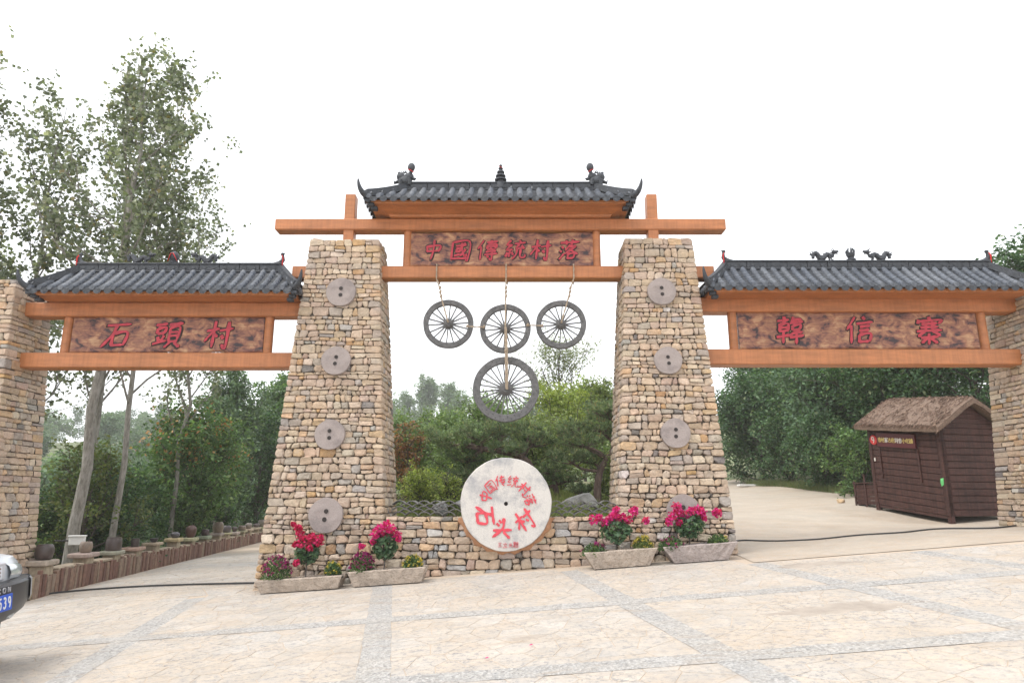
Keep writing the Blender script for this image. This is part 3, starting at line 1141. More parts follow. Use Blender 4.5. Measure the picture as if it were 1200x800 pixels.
GX = -.14
Lp = stone_pillar("tall tapering stone pillar left of the hanging wheels, millstone discs down its front", -2.82, 10.5, 1.98, 1.4, 1.17, .72, -.15, 5.78, 11, 1, 300,
                  ((-2.81, 4.82, .245, .0), (-2.81, 3.66, .235, -.12), (-2.82, 2.48, .235, .03), (-2.79, 1.27, .26, -.15)))
Rp = stone_pillar("tall tapering stone pillar right of the hanging wheels, millstone discs down its front", 2.47, 10.5, 1.83, 1.4, 1.14, .72, .2, 5.80, 12, -1, 300,
                  ((2.46, 4.83, .235, .05), (2.49, 3.66, .225, .1), (2.53, 2.50, .23, -.05), (2.57, 1.33, .25, .1)))
Lo = stone_pillar("outer stone pillar at the left edge, behind the silver car", -8.72, 10.5, 1.9, 1.3, 1.15, .9, -.5, 5.02, 13, 1, 300)
Ro = stone_pillar("outer stone pillar at the right edge, beside the thatched kiosk", 9.0, 10.6, 1.7, 1.3, 1.15, .9, .6, 5.15, 14, -1, 300)

# ---------------------------------------------------------------- low wall between the pillars
def low_wall():
    rng = random.Random(21)
    x0, x1, yf, zt = -1.9, 1.72, 10.62, 1.25
    root = thing("low_stone_wall", "low coursed stone wall between the two tall pillars, holding the round name stone", "wall", (0, yf, 0))
    b = MB()
    b.box(x0, x1, .05, .5, -.1, zt - .04)
    b.build("core", M_JOINT, root)
    zs = courses(.22, zt - .065, rng, .085, .135) + [zt]
    cs = face_cells(x0, x1, zs, rng, wlo=.1, whi=.32)
    for (q, k, f, l) in cs:
        b = MB()
        col = None
        if rng.random() < .05 and q[0][1] > .7:
            col = (.6, .57, .53)
        if rng.random() < .07:
            col = (.40, .385, .37)
        stone_shape(b, q, .09, rng, lambda s, h, o: (s, -o, h), col)
        b.build("stone", M_STONE, root)
    b = MB()
    for (q, k, f, l) in face_cells(x0, x1, zs, rng):
        stone_shape(b, q, .09, rng, lambda s, h, o: (-s + x0 + x1, .55 + o, h))
    n = 16
    for i in range(n):
        a, c = x0 + (x1 - x0) * i / n, x0 + (x1 - x0) * (i + 1) / n
        stone_shape(b, [(a + .008, .06), (c - .008, .06), (c - .008, .5), (a + .008, .5)], .05, rng, lambda s, h, o: (s, h, zt - .035 + o))
    tag(b.build("stones", M_STONE, root), kind="stuff")
    # clay packed round the buried half of the name stone
    b = MB()
    vs_, fs_ = [], []
    c, rr = (-.09, 1.44), .68
    n = 34
    for k in range(n + 1):
        a = R(196) + R(150) * k / n
        w = .05 + .02 * math.sin(k * 1.7) + .03 * abs(math.sin((k / n - .5) * 2.6)) 
        for (r_, y) in ((rr - .03, -.045), (rr + w * .6, -.05), (rr + w, .01)):
            vs_.append((c[0] + r_ * math.cos(a), y, min(zt - .012, c[1] + r_ * math.sin(a))))
    for k in range(n):
        for j in range(2):
            i = k * 3 + j
            fs_.append((i, i + 1, i + 4, i + 3))
    b.add(vs_, fs_)
    b.build("clay_bedding", M_CLAY, root, smooth='all')
    return root
low_wall()

# arc-tile openwork on top of the low wall
def tile_screen(x0, x1, label, seed):
    rng = random.Random(seed)
    root = thing("tile_screen", label, "screen", ((x0 + x1) / 2, 10.82, 1.262), group="openwork tile screens on the low wall")
    tw, rise, th, dep = .19, .052, .014, .16
    me = None
    rows, dz = 5, .041
    for r_ in range(rows):
        off = (r_ % 2) * tw * .5
        n = int((x1 - x0) / tw) + (1 if off == 0 else 0)
        k0 = 0
        x = x0 + off + tw * .5 + .01
        while x < x1 - tw * .45:
            b = MB()
            seg = 7
            vs_, fs_ = [], []
            sg = 1
            for i in range(seg + 1):
                t = -1 + 2 * i / seg
                zc = rise * (1 - t * t)
                for (o, y) in ((0, -dep / 2), (th, -dep / 2), (th, dep / 2), (0, dep / 2)):
                    vs_.append((t * tw * .53, y, zc + o))
            for i in range(seg):
                for k in range(4):
                    a, c = i * 4 + k, i * 4 + (k + 1) % 4
                    fs_.append((a, a + 4, c + 4, c))
            fs_ += [(0, 1, 2, 3), tuple(seg * 4 + k for k in (3, 2, 1, 0))]
            b.add(vs_, fs_)
            o = b.build("arc_tile", M_GREYTILE, root)
            o.location = (x - (x0 + x1) / 2 + rng.uniform(-.008, .008), rng.uniform(-.012, .012), r_ * dz + rng.uniform(-.003, .003))
            o.rotation_euler = (rng.uniform(-.05, .05), rng.uniform(-.07, .07), rng.uniform(-.06, .06))
            x += tw
    return root
tile_screen(-1.83, -.72, "openwork screen of grey arc tiles on the wall, left of the name stone", 1)
tile_screen(.56, 1.62, "openwork screen of grey arc tiles on the wall, right of the name stone", 2)

# ---------------------------------------------------------------- brush lettering
G = {
 '中': [[(18, 32), (23, 63)], [(20, 33), (82, 27), (76, 58)], [(24, 60), (76, 55)], [(50, 4), (50, 55), (42, 99)]],
 '國': [[(12, 10), (12, 96)], [(12, 11), (89, 7), (87, 97), (76, 90)], [(12, 92), (84, 90)], [(26, 30), (76, 26)], [(30, 44), (30, 62)], [(30, 45), (49, 43), (47, 60)], [(30, 60), (48, 59)], [(24, 78), (50, 70)], [(54, 15), (58, 50), (74, 82), (81, 66)], [(74, 46), (50, 80)], [(64, 14), (71, 22)]],
 '国': [[(12, 10), (12, 96)], [(12, 11), (89, 7), (87, 97), (78, 92)], [(12, 92), (84, 90)], [(28, 30), (72, 27)], [(50, 30), (50, 76)], [(32, 53), (68, 50)], [(25, 78), (76, 75)], [(60, 58), (68, 67)]],
 '传': [[(30, 4), (6, 48)], [(20, 30), (20, 97)], [(42, 23), (86, 17)], [(36, 43), (94, 37)], [(62, 3), (52, 62), (84, 57), (62, 82)], [(56, 72), (78, 93)]],
 '傳': [[(28, 4), (4, 48)], [(18, 32), (18, 98)], [(40, 15), (90, 10)], [(64, 1), (63, 58)], [(46, 24), (46, 46)], [(46, 25), (84, 21), (80, 44)], [(46, 35), (80, 33)], [(46, 46), (80, 44)], [(38, 59), (84, 53)], [(76, 48), (85, 58)], [(34, 72), (96, 65)], [(70, 58), (70, 96), (58, 88)], [(46, 76), (54, 86)]],
 '統': [[(28, 3), (10, 26), (31, 25)], [(34, 21), (8, 48), (38, 45)], [(24, 48), (24, 70)], [(12, 62), (4, 84)], [(22, 66), (24, 86)], [(34, 60), (42, 76)], [(66, 1), (74, 12)], [(44, 21), (96, 14)], [(66, 20), (52, 42), (88, 37)], [(76, 28), (90, 46)], [(60, 48), (56, 72), (38, 96)], [(74, 46), (74, 84), (93, 87), (96, 70)]],
 '统': [[(26, 6), (8, 34), (31, 33)], [(34, 24), (6, 62), (36, 55)], [(4, 86), (38, 74)], [(66, 1), (74, 12)], [(44, 21), (96, 14)], [(66, 20), (52, 42), (88, 37)], [(76, 28), (90, 46)], [(60, 48), (56, 72), (38, 96)], [(74, 46), (74, 84), (93, 87), (96, 70)]],
 '村': [[(4, 36), (48, 27)], [(28, 2), (28, 98)], [(28, 36), (2, 74)], [(28, 40), (46, 58)], [(50, 35), (98, 26)], [(78, 2), (78, 94), (63, 84)], [(57, 50), (67, 63)]],
 '落': [[(6, 17), (94, 11)], [(34, 3), (37, 25)], [(65, 1), (61, 25)], [(12, 33), (23, 43)], [(6, 54), (17, 62)], [(6, 97), (27, 67)], [(54, 27), (33, 55)], [(50, 36), (80, 33), (30, 72)], [(48, 44), (92, 70)], [(44, 70), (44, 95)], [(44, 71), (76, 68), (72, 93)], [(44, 93), (72, 91)]],
 '石': [[(8, 15), (92, 9)], [(46, 12), (34, 50), (2, 94)], [(36, 46), (36, 93)], [(36, 47), (84, 43), (78, 91)], [(36, 91), (78, 88)]],
 '头': [[(30, 11), (44, 25)], [(18, 30), (34, 43)], [(4, 62), (96, 53)], [(56, 3), (54, 52), (6, 98)], [(57, 66), (90, 96)]],
 '頭': [[(6, 15), (46, 9)], [(14, 26), (14, 46)], [(14, 27), (42, 23), (38, 44)], [(14, 46), (38, 44)], [(15, 56), (22, 72)], [(38, 51), (30, 72)], [(2, 85), (50, 71)], [(50, 13), (98, 7)], [(73, 10), (64, 25)], [(56, 26), (56, 74)], [(56, 27), (92, 23), (88, 74)], [(58, 42), (86, 40)], [(58, 56), (86, 54)], [(56, 74), (88, 72)], [(64, 78), (46, 98)], [(77, 78), (97, 95)]],
 '韓': [[(6, 15), (48, 10)], [(27, 1), (27, 26)], [(12, 28), (12, 56)], [(12, 29), (43, 25), (42, 54)], [(12, 42), (42, 40)], [(12, 56), (42, 54)], [(2, 76), (52, 67)], [(27, 56), (27, 99)], [(62, 3), (57, 23)], [(58, 13), (86, 9), (82, 22)], [(50, 27), (98, 21)], [(60, 34), (60, 52)], [(60, 35), (88, 31), (84, 50)], [(60, 52), (84, 50)], [(54, 63), (94, 57)], [(58, 62), (55, 77)], [(49, 79), (99, 71)], [(76, 52), (76, 99)]],
 '信': [[(32, 3), (4, 50)], [(20, 32), (20, 98)], [(60, 1), (68, 12)], [(38, 25), (96, 18)], [(48, 39), (84, 34)], [(48, 52), (84, 47)], [(46, 66), (46, 95)], [(46, 67), (86, 63), (82, 93)], [(46, 93), (82, 90)]],
 '寨': [[(50, 0), (54, 11)], [(12, 14), (9, 29)], [(12, 17), (92, 11), (82, 25)], [(24, 31), (80, 27)], [(20, 43), (84, 39)], [(6, 55), (96, 50)], [(40, 22), (38, 52)], [(62, 20), (62, 52)], [(34, 54), (10, 74)], [(62, 52), (90, 70)], [(20, 77), (82, 72)], [(50, 60), (50, 101)], [(48, 76), (22, 98)], [(52, 76), (80, 96)]],
 '王': [[(15, 15), (85, 12)], [(50, 14), (50, 88)], [(20, 50), (80, 47)], [(8, 90), (92, 86)]],
 '立': [[(50, 4), (54, 18)], [(12, 30), (88, 25)], [(32, 42), (40, 78)], [(70, 36), (60, 80)], [(6, 90), (94, 85)]],
 '元': [[(26, 18), (74, 14)], [(10, 42), (90, 37)], [(40, 44), (34, 70), (8, 95)], [(60, 42), (60, 86), (90, 88), (92, 70)]],
 '题': [[(14, 8), (14, 40)], [(14, 9), (44, 7), (42, 38)], [(14, 23), (42, 22)], [(14, 39), (42, 37)], [(6, 50), (50, 47)], [(28, 50), (27, 84)], [(28, 66), (46, 64)], [(16, 62), (6, 90)], [(8, 84), (40, 92), (96, 92)], [(54, 14), (94, 10)], [(60, 28), (60, 66)], [(60, 28), (88, 26), (86, 64)], [(74, 34), (58, 82)], [(78, 68), (92, 82)]],
 '小': [[(50, 4), (50, 92), (38, 84)], [(28, 36), (8, 74)], [(70, 34), (94, 70)]],
 '吃': [[(8, 26), (10, 70)], [(8, 27), (36, 24), (32, 66)], [(10, 66), (34, 63)], [(56, 4), (42, 34)], [(50, 22), (94, 18)], [(48, 44), (82, 40), (44, 82), (94, 88), (96, 70)]],
 '铺': [[(22, 3), (4, 34)], [(16, 22), (40, 20)], [(10, 42), (38, 39)], [(6, 58), (40, 54)], [(24, 40), (24, 88), (42, 74)], [(46, 20), (96, 15)], [(68, 2), (68, 96)], [(50, 36), (50, 94)], [(50, 37), (92, 33), (88, 94)], [(52, 52), (86, 50)], [(52, 66), (86, 64)], [(80, 2), (88, 10)]],
 '古': [[(8, 28), (92, 23)], [(50, 4), (50, 54)], [(24, 54), (27, 94)], [(24, 55), (80, 51), (74, 92)], [(27, 90), (75, 87)]],
 '家': [[(50, 0), (54, 11)], [(12, 14), (9, 29)], [(12, 17), (92, 11), (82, 25)], [(24, 33), (78, 29)], [(52, 34), (12, 60)], [(40, 44), (60, 70), (50, 98), (38, 90)], [(48, 56), (12, 80)], [(54, 68), (12, 98)], [(80, 42), (58, 58)], [(58, 56), (94, 90)]],
 '色': [[(38, 2), (12, 36)], [(34, 16), (68, 14), (54, 34)], [(20, 36), (20, 84), (90, 90), (92, 72)], [(20, 37), (80, 33), (76, 60)], [(50, 36), (49, 60)], [(22, 62), (76, 59)]],
 '特': [[(14, 14), (6, 40)], [(8, 34), (44, 30)], [(26, 4), (26, 96)], [(4, 66), (46, 56)], [(54, 20), (92, 16)], [(72, 3), (72, 38)], [(46, 40), (98, 35)], [(46, 58), (98, 53)], [(82, 40), (82, 95), (70, 88)], [(56, 66), (65, 78)]],
 '香': [[(70, 2), (30, 14)], [(8, 28), (92, 22)], [(50, 12), (50, 52)], [(46, 28), (6, 54)], [(54, 28), (94, 50)], [(28, 56), (28, 96)], [(28, 57), (74, 54), (72, 94)], [(28, 75), (72, 73)], [(28, 94), (72, 92)]],
 '9': [[(74, 30), (60, 8), (36, 10), (26, 32), (40, 52), (62, 50), (75, 28), (74, 58), (58, 96)]],
 '5': [[(72, 6), (32, 6)], [(32, 6), (28, 44)], [(28, 44), (54, 38), (74, 56), (68, 86), (44, 95), (24, 84)]],
 '3': [[(26, 14), (46, 4), (70, 16), (66, 38), (46, 46)], [(46, 46), (72, 54), (72, 82), (48, 96), (24, 84)]],
 '7': [[(22, 6), (78, 6), (46, 96)]],
 'C': [[(84, 26), (60, 8), (28, 14), (14, 48), (26, 84), (56, 94), (84, 76)]],
 'O': [[(50, 6), (18, 20), (12, 50), (20, 82), (50, 94), (80, 82), (88, 50), (82, 20), (50, 6)]],
 'N': [[(18, 96), (18, 6)], [(18, 6), (80, 94)], [(80, 96), (80, 6)]],
}

def catmull(pts, n=5):
    P = [Vector(p) for p in pts]
    if len(P) == 2:
        return [P[0].lerp(P[1], i / n) for i in range(n + 1)]
    E = [P[0] * 2 - P[1]] + P + [P[-1] * 2 - P[-2]]
    out = []
    for i in range(1, len(E) - 2):
        p0, p1, p2, p3 = E[i - 1], E[i], E[i + 1], E[i + 2]
        for k in range(n):
            t = k / n
            out.append(0.5 * ((2 * p1) + (p2 - p0) * t + (2 * p0 - 5 * p1 + 4 * p2 - p3) * t * t + (3 * p1 - p0 - 3 * p2 + p3) * t ** 3))
    out.append(P[-1])
    return out

def glyph(b, ch, M, size, width=9.0, thick=.006, mat=0, outline=None, omat=1, brush=True, rng=None, slant=0.0, sharp=False):
    """brush strokes as raised ribbons; local glyph plane x right, z up, front towards -y"""
    rng = rng or random.Random(ord(ch))
    for layer in ((1, 0) if outline else (0,)):
        for si, st in enumerate(G[ch]):
            if sharp:
                pts = [Vector(p) for p in st]
            else:
                pts = catmull(st, 5)
            if brush:
                j = 2.2
                off = Vector((rng.uniform(-j, j), rng.uniform(-j, j)))
                pts = [p + off for p in pts]
            L = len(pts) - 1
            vs_ = []
            base = (.0 if layer else .004) + si * .00035
            length = sum((pts[i + 1] - pts[i]).length for i in range(L))
            ws = width * rng.uniform(.8, 1.15)
            if brush and len(st) == 2 and length < 26:
                ws *= 1.15
            for i, p in enumerate(pts):
                d = (pts[min(i + 1, L)] - pts[max(i - 1, 0)])
                if d.length < 1e-6:
                    d = Vector((1, 0))
                d.normalize()
                nrm = Vector((-d.y, d.x))
                t = i / L
                if brush:
                    w = ws * (.62 + .5 * math.exp(-((t - .08) / .12) ** 2) + .28 * math.exp(-((t - .8) / .14) ** 2))
                    if t > .92:
                        w *= .45
                    if t < .02:
                        w *= .7
                else:
                    w = width
                w = w * .5 + (outline if layer else 0)
                q = p
                if layer and i == 0:
                    q = p - d * outline
                if layer and i == L:
                    q = p + d * outline
                for s in (1, -1):
                    a = q + nrm * w * s
                    gx = (a.x - 50) / 100 * size + slant * (50 - a.y) / 100 * size
                    gz_ = (50 - a.y) / 100 * size
                    vs_.append((gx, gz_))
            n = len(vs_)
            V = [(x, -(base + thick * (.5 if layer else 1)), z) for x, z in vs_] + [(x, .0, z) for x, z in vs_]
            F = []
            for i in range(L):
                a = 2 * i
                F.append((a, a + 1, a + 3, a + 2))
                F.append((a, a + 2, n + a + 2, n + a))
                F.append((a + 1, n + a + 1, n + a + 3, a + 3))
            F.append((0, n, n + 1, 1))
            F.append((2 * L, 2 * L + 1, n + 2 * L + 1, n + 2 * L))
            # face the front towards -y
            p0, p1, p2 = Vector(V[0]), Vector(V[1]), Vector(V[3])
            if (p1 - p0).cross(p2 - p0).y > 0:
                F = [tuple(reversed(f)) for f in F]
            b.add([tuple(M @ Vector(p)) for p in V], F, omat if layer else mat)

def sign_board(label, xc, y, z0, z1, x0, x1, text, xs, zc, size, seed):
    root = thing("signboard", label, "signboard", (xc, y, z0), group="lettered boards of the gate")
    rng = random.Random(seed)
    H = z1 - z0
    nb = 1
    # one live-edge board, slightly wavy along its top and bottom
    n = 44
    vs_, fs_ = [], []
    for i in range(n + 1):
        x = x0 + (x1 - x0) * i / n - xc
        e1 = .012 * math.sin(i * .55 + seed) + rng.uniform(-.004, .004)
        e2 = .012 * math.sin(i * .43 + 2 + seed) + rng.uniform(-.004, .004)
        if i in (0, n):
            e1 = e2 = 0
        for (yy, zz) in ((-.02, .012 + e1), (-.03, .035 + e1), (-.03, H - .035 + e2), (-.02, H - .012 + e2), (.03, H - .012 + e2), (.03, .012 + e1)):
            vs_.append((x, yy, zz))
    for i in range(n):
        for k in range(6):
            a, c = i * 6 + k, i * 6 + (k + 1) % 6
            fs_.append((a, a + 6, c + 6, c))
    fs_.append(tuple(range(6)))
    fs_.append(tuple(n * 6 + k for k in reversed(range(6))))
    b = MB()
    b.add(vs_, fs_)
    b.build("board", M_SIGN, root)
    for ch, x in zip(text, xs):
        b = MB()
        glyph(b, ch, Matrix.Translation((x - xc, -.031, zc - z0)), size, 13, .008, 0, 3.2, 1, slant=.10)
        b.build("carved_character", [M_RED, M_BLACK], root)
    return root
sign_board("scorched board lettered with six red characters above the hanging wheels", GX, 11.1, 5.37, 6.005, -1.745, 1.40, "中國傳統村落", (-1.35, -.88, -.41, .06, .5, .98), 5.67, .37, 1)
sign_board("scorched board lettered with three red characters on the left side span", -5.75, 11.08, 3.86, 4.5, -7.33, -4.14, "石頭村", (-6.57, -5.73, -4.87), 4.17, .47, 2)
sign_board("scorched board lettered with three red characters on the right side span", 5.77, 11.08, 3.92, 4.58, 3.78, 7.76, "韓信寨", (4.63, 5.8, 6.95), 4.25, .47, 3)

# ---------------------------------------------------------------- painted timber frames
def frame(label, loc, beams, posts, rounds):
    root = thing("timber_frame", label, "gate frame", loc, group="orange timber frames of the gate")
    ox, oy, oz = loc
    for (nm, x0, x1, y0, y1, z0, z1) in beams:
        b = MB()
        b.box(x0 - ox, x1 - ox, y0 - oy, y1 - oy, z0 - oz, z1 - oz, .016)
        b.build(nm, M_ORANGE, root)
    for (x, hw, y0, y1, z0, z1) in posts:
        b = MB()
        b.box(x - hw - ox, x + hw - ox, y0 - oy, y1 - oy, z0 - oz, z1 - oz, .012)
        b.build("post", M_ORANGE, root)
    for (x, r, y, z0, z1) in rounds:
        b = MB()
        b.lathe([(r, z0 - oz), (r, z1 - oz)], 20, (x - ox, y - oy, 0))
        b.build("round_post", M_ORANGE, root, smooth=True)
    return root
frame("orange timber frame of the central span, its long top beam crossing both tall pillars", (GX, 11.1, 5.14),
      [("upper_beam", -4.08, 3.68, 10.98, 11.24, 6.01, 6.215), ("lower_beam", -3.72, 3.42, 10.97, 11.23, 5.14, 5.355)],
      [(-2.81, .09, 11.0, 11.2, 5.3, 6.68), (2.43, .09, 11.0, 11.2, 5.3, 6.68)],
      [(-1.80, .07, 11.1, 5.355, 6.01), (1.455, .07, 11.1, 5.355, 6.01)])
frame("orange timber frame of the left side span", (-5.8, 11.1, 3.59),
      [("upper_beam", -8.13, -3.2, 10.96, 11.24, 4.47, 4.71), ("lower_beam", -8.07, -3.45, 10.95, 11.25, 3.60, 3.85)],
      [], [(-7.42, .075, 11.08, 3.85, 4.47), (-4.06, .075, 11.08, 3.85, 4.47)])
frame("orange timber frame of the right side span", (5.8, 11.1, 3.64),
      [("upper_beam", 3.0, 8.52, 10.96, 11.24, 4.55, 4.80), ("lower_beam", 3.1, 8.6, 10.95, 11.25, 3.65, 3.91)],
      [], [(3.69, .075, 11.08, 3.91, 4.55), (7.86, .075, 11.08, 3.91, 4.55)])

# ---------------------------------------------------------------- tiled roofs
TC = [(.066, .077, .098), (.082, .093, .113), (.052, .062, .08), (.1, .11, .128)]
def gate_roof(label, x0, x1, ye, yr, ze, zr, hip, pitch, soffit_z, kind, seed):
    rng = random.Random(seed)
    xc = (x0 + x1) / 2
    root = thing("tiled_roof", label, "roof", (xc, yr, soffit_z), group="tiled roofs of the gate")
    D = yr - ye                     # half depth
    def P(x, y, z):
        return (x - xc, y - yr, z - soffit_z)
    def prof(t):                     # slope, slightly hollow, 0 at the eave
        return ze + (zr - ze) * (.78 * t + .22 * t * t)
    rx0, rx1 = x0 + hip, x1 - hip
    # boarding and cornice under the tiles
    b = MB()
    c_ = .05
    b.box(x0 + c_ - xc, x1 - c_ - xc, ye + c_ - yr, D - c_, ze - .085 - soffit_z, ze - .02 - soffit_z, .008)
    b.build("eave_board", M_ORANGE, root)
    b = MB()
    zt_, zb_ = ze - .087 - soffit_z, 0.002
    o1, o2 = .17, .34
    yi, yo = D - .16, max(.16, D - .42)
    vs_ = []
    for (dx, yy, zz) in ((o2, yo, zb_), (o2 - .02, yo + .02, zb_ + (zt_ - zb_) * .45), (o1, yi, zt_)):
        vs_ += [(x0 + dx - xc, -yy, zz), (x1 - dx - xc, -yy, zz), (x1 - dx - xc, yy, zz), (x0 + dx - xc, yy, zz)]
    fs_ = [(3, 2, 1, 0), (8, 9, 10, 11)]
    for i in range(2):
        for k in range(4):
            a, c = i * 4 + k, i * 4 + (k + 1) % 4
            fs_.append((a, c, c + 4, a + 4))
    b.add(vs_, fs_)
    b.build("cornice", M_ORANGE, root)
    # tile bed: closed hipped body just under the tiles
    b = MB()
    vs_, fs_ = [], []
    n = 6
    for i in range(n + 1):
        t = i / n
        z = prof(t) - .012
        dx = hip * t
        dy = D * (1 - t) + .001
        vs_ += [P(x0 + dx, yr - dy, z), P(x1 - dx, yr - dy, z), P(x1 - dx, yr + dy, z), P(x0 + dx, yr + dy, z)]
    for i in range(n):
        for k in range(4):
            a, c = i * 4 + k, i * 4 + (k + 1) % 4
            fs_.append((a, c, c + 4, a + 4))
    fs_.append((3, 2, 1, 0))
    b.add(vs_, fs_, 0, (.03, .034, .042))
    b.build("tile_bed", M_TILE, root)
    # rows of tiles: an upright roll over each joint and the hollow pan beside it
    def tile_row(px, run_t0, axis, sgn, col, wd):
        """axis 'f': front/back slopes; 's': end slopes. run_t0: t at the top end"""
        b = MB()
        seg = max(2, int(round(run_t0 * 7)))
        rr = .046
        m = 7
        rings = []
        def put(lat, t, up):
            z = prof(t)
            if axis == 'f':
                y = yr + sgn * (D * (1 - t))
                return P(px + lat, y, z + up)
            x = (x0 + hip * t) if sgn < 0 else (x1 - hip * t)
            return P(x, px + lat, z + up)
        tt = []
        for i in range(seg):
            a, c = run_t0 * i / seg, run_t0 * (i + 1) / seg
            tt += [(a, 1.12), (a + (c - a) * .96, .94)]
        vs_, fs_ = [], []
        for (t, k_) in tt:
            t_ = t if t > 0 else -.03
            for q in range(m):
                ang = math.pi * q / (m - 1)
                vs_.append(put(rr * k_ * math.cos(ang), t_, .018 + rr * 1.15 * k_ * math.sin(ang)))
        for i in range(len(tt) - 1):
            for q in range(m - 1):
                a = i * m + q
                fs_.append((a, a + 1, a + 1 + m, a + m))
        fs_.append(tuple(range(m)))
        flip = (axis == 'f' and sgn > 0) or (axis == 's' and sgn < 0)
        b.add(vs_, [tuple(reversed(f)) for f in fs_] if not flip else fs_, 0, col)
        # pan
        vs_, fs_ = [], []
        m2 = 7
        pr = []
        for i in range(seg):
            a, c = run_t0 * i / seg, run_t0 * (i + 1) / seg
            pr += [(a, .016), (a + (c - a) * .97, .004)]
        for (t, up) in pr:
            t_ = t if t > 0 else -.05
            for q in range(m2):
                s = -1 + 2 * q / (m2 - 1)
                vs_.append(put(wd / 2 + s * wd * .47, t_, up + .024 * s * s))
        for i in range(len(pr) - 1):
            for q in range(m2 - 1):
                a = i * m2 + q
                fs_.append((a, a + 1, a + 1 + m2, a + m2))
        # drip lip hanging from the pan at the eave
        bse = len(vs_)
        for q in range(m2):
            s = -1 + 2 * q / (m2 - 1)
            vs_.append(put(wd / 2 + s * wd * .47, -.06, .016 + .024 * s * s))
        for q in range(m2):
            s = -1 + 2 * q / (m2 - 1)
            vs_.append(put(wd / 2 + s * wd * .46, -.055, -.085 * math.sqrt(max(0, 1 - s * s)) + .014))
        for q in range(m2 - 1):
            fs_.append((bse + q + 1, bse + q, bse + m2 + q, bse + m2 + q + 1))
        c2 = tuple(x * .32 for x in col)  # same tile darkened: shade of the hollow pan put into its colour
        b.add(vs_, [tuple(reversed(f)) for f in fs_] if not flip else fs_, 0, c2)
        # round end tile closing the roll
        cxy = put(0, -.05, .03)
        if axis == 'f':
            b.lathe([(.0, -.012), (.04, -.012), (.047, 0), (.04, .012), (.0, .012)], 10, cxy, 'y', 0, tuple(x * .9 for x in col))
        else:
            b.lathe([(.0, -.012), (.04, -.012), (.047, 0), (.04, .012), (.0, .012)], 10, cxy, 'x', 0, tuple(x * .9 for x in col))
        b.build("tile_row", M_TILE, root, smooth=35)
    nrow = int(round((x1 - x0 - .1) / pitch))
    wd = (x1 - x0 - .1) / nrow
    for sgn in (-1, 1):
        for i in range(nrow):
            px = x0 + .05 + wd * i
            mid = px + wd / 2
            t1 = 1.0
            if mid < rx0:
                t1 = max(.12, (mid - x0) / hip)
            elif mid > rx1:
                t1 = max(.12, (x1 - mid) / hip)
            c = rng.choice(TC)
            k = rng.uniform(.9, 1.15)
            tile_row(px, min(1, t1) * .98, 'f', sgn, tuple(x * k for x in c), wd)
    ns = max(3, int(round(2 * D / pitch)))
    ws = (2 * D - .06) / ns
    for sgn in (-1, 1):
        for i in range(ns):
            py = ye + .03 + ws * i
            mid = py + ws / 2
            t1 = max(.12, min(1, 1 - abs(mid - yr) / D))
            c = rng.choice(TC)
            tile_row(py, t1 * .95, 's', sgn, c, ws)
    # ridge: stacked courses with a capping roll
    b = MB()
    h0 = zr - .03
    L = (rx1 - rx0) / 2
    npan = max(6, int((rx1 - rx0) / .34))
    b.box(rx0 - xc, rx1 - xc, -.06, .06, h0 - soffit_z, h0 + .035 - soffit_z, .006)
    b.box(rx0 - xc - .03, rx1 - xc + .03, -.065, .065, h0 + .135 - soffit_z, h0 + .165 - soffit_z, .008)
    b.build("ridge", M_TILE_D, root)
    w_ = (rx1 - rx0) / npan
    for i in range(npan):
        b = MB()
        a = rx0 + i * w_ - xc
        b.box(a + .003, a + w_ - .003, -.05 - rng.uniform(0, .004), .05, h0 + .035 - soffit_z, h0 + .135 - soffit_z, .006)
        # little scroll relief
        for s in (-1, 1):
            b.lathe([(.03, -.006), (.022, .0), (.0, .0)], 8, (a + w_ * (.5 + .22 * s), -.056, h0 + .08 - soffit_z), 'y')
        b.build("ridge_panel", M_TILE_D, root)
    # hips with their upswept ends
    for sx_ in (-1, 1):
        for sy_ in (-1, 1):
            b = MB()
            pts, rad = [], []
            xe = x0 if sx_ < 0 else x1
            xr_ = rx0 if sx_ < 0 else rx1
            for i in range(9):
                t = 1 - i / 8
                z = prof(max(0, t)) + .065
                pts.append(P(xe + (xr_ - xe) * t, yr + sy_ * D * (1 - t), z))
            dx = (xe - xr_) / math.hypot(hip, D)
            dy = sy_ * D / math.hypot(hip, D)
            body = MB()
            # rectangular rib with side mouldings
            for (hw, zlo, zhi) in ((.058, -.06, .03), (.042, .03, .075)):
                vs_, fs_ = [], []
                sd = Vector((-dy, dx, 0))
                for p in pts:
                    p = Vector(p)
                    for (s, zz) in ((-1, zlo), (1, zlo), (1, zhi), (-1, zhi)):
                        vs_.append(tuple(p + sd * hw * s + Vector((0, 0, zz))))
                for i in range(len(pts) - 1):
                    for k in range(4):
                        a, c = i * 4 + k, i * 4 + (k + 1) % 4
                        fs_.append((a, c, c + 4, a + 4))
                fs_.append((3, 2, 1, 0))
                fs_.append(tuple(len(vs_) - 4 + k for k in range(4)))
                body.add(vs_, fs_)
            hp = body.build("hip_ridge", M_TILE_D, root)
            # horn
            b = MB()
            base = Vector(pts[-1])
            tip = []
            rad = []
            reach = .21 if kind == 'c' else .21
            rise = .24 if kind == 'c' else .25
            for i in range(10):
                t = i / 9
                tip.append(tuple(base + Vector((dx, dy, 0)) * (reach * (1 - (1 - t) ** 1.6) - .05) * 1.0 + Vector((0, 0, -.03 + rise * t ** 2.1))))
                rad.append((.05 * (1 - t) ** .7 + .012))
            b.tube(tip, rad, 8)
            b.build("upswept_horn", M_TILE_D, hp, smooth=50)
            # corner rafter block below the horn
            b = MB()
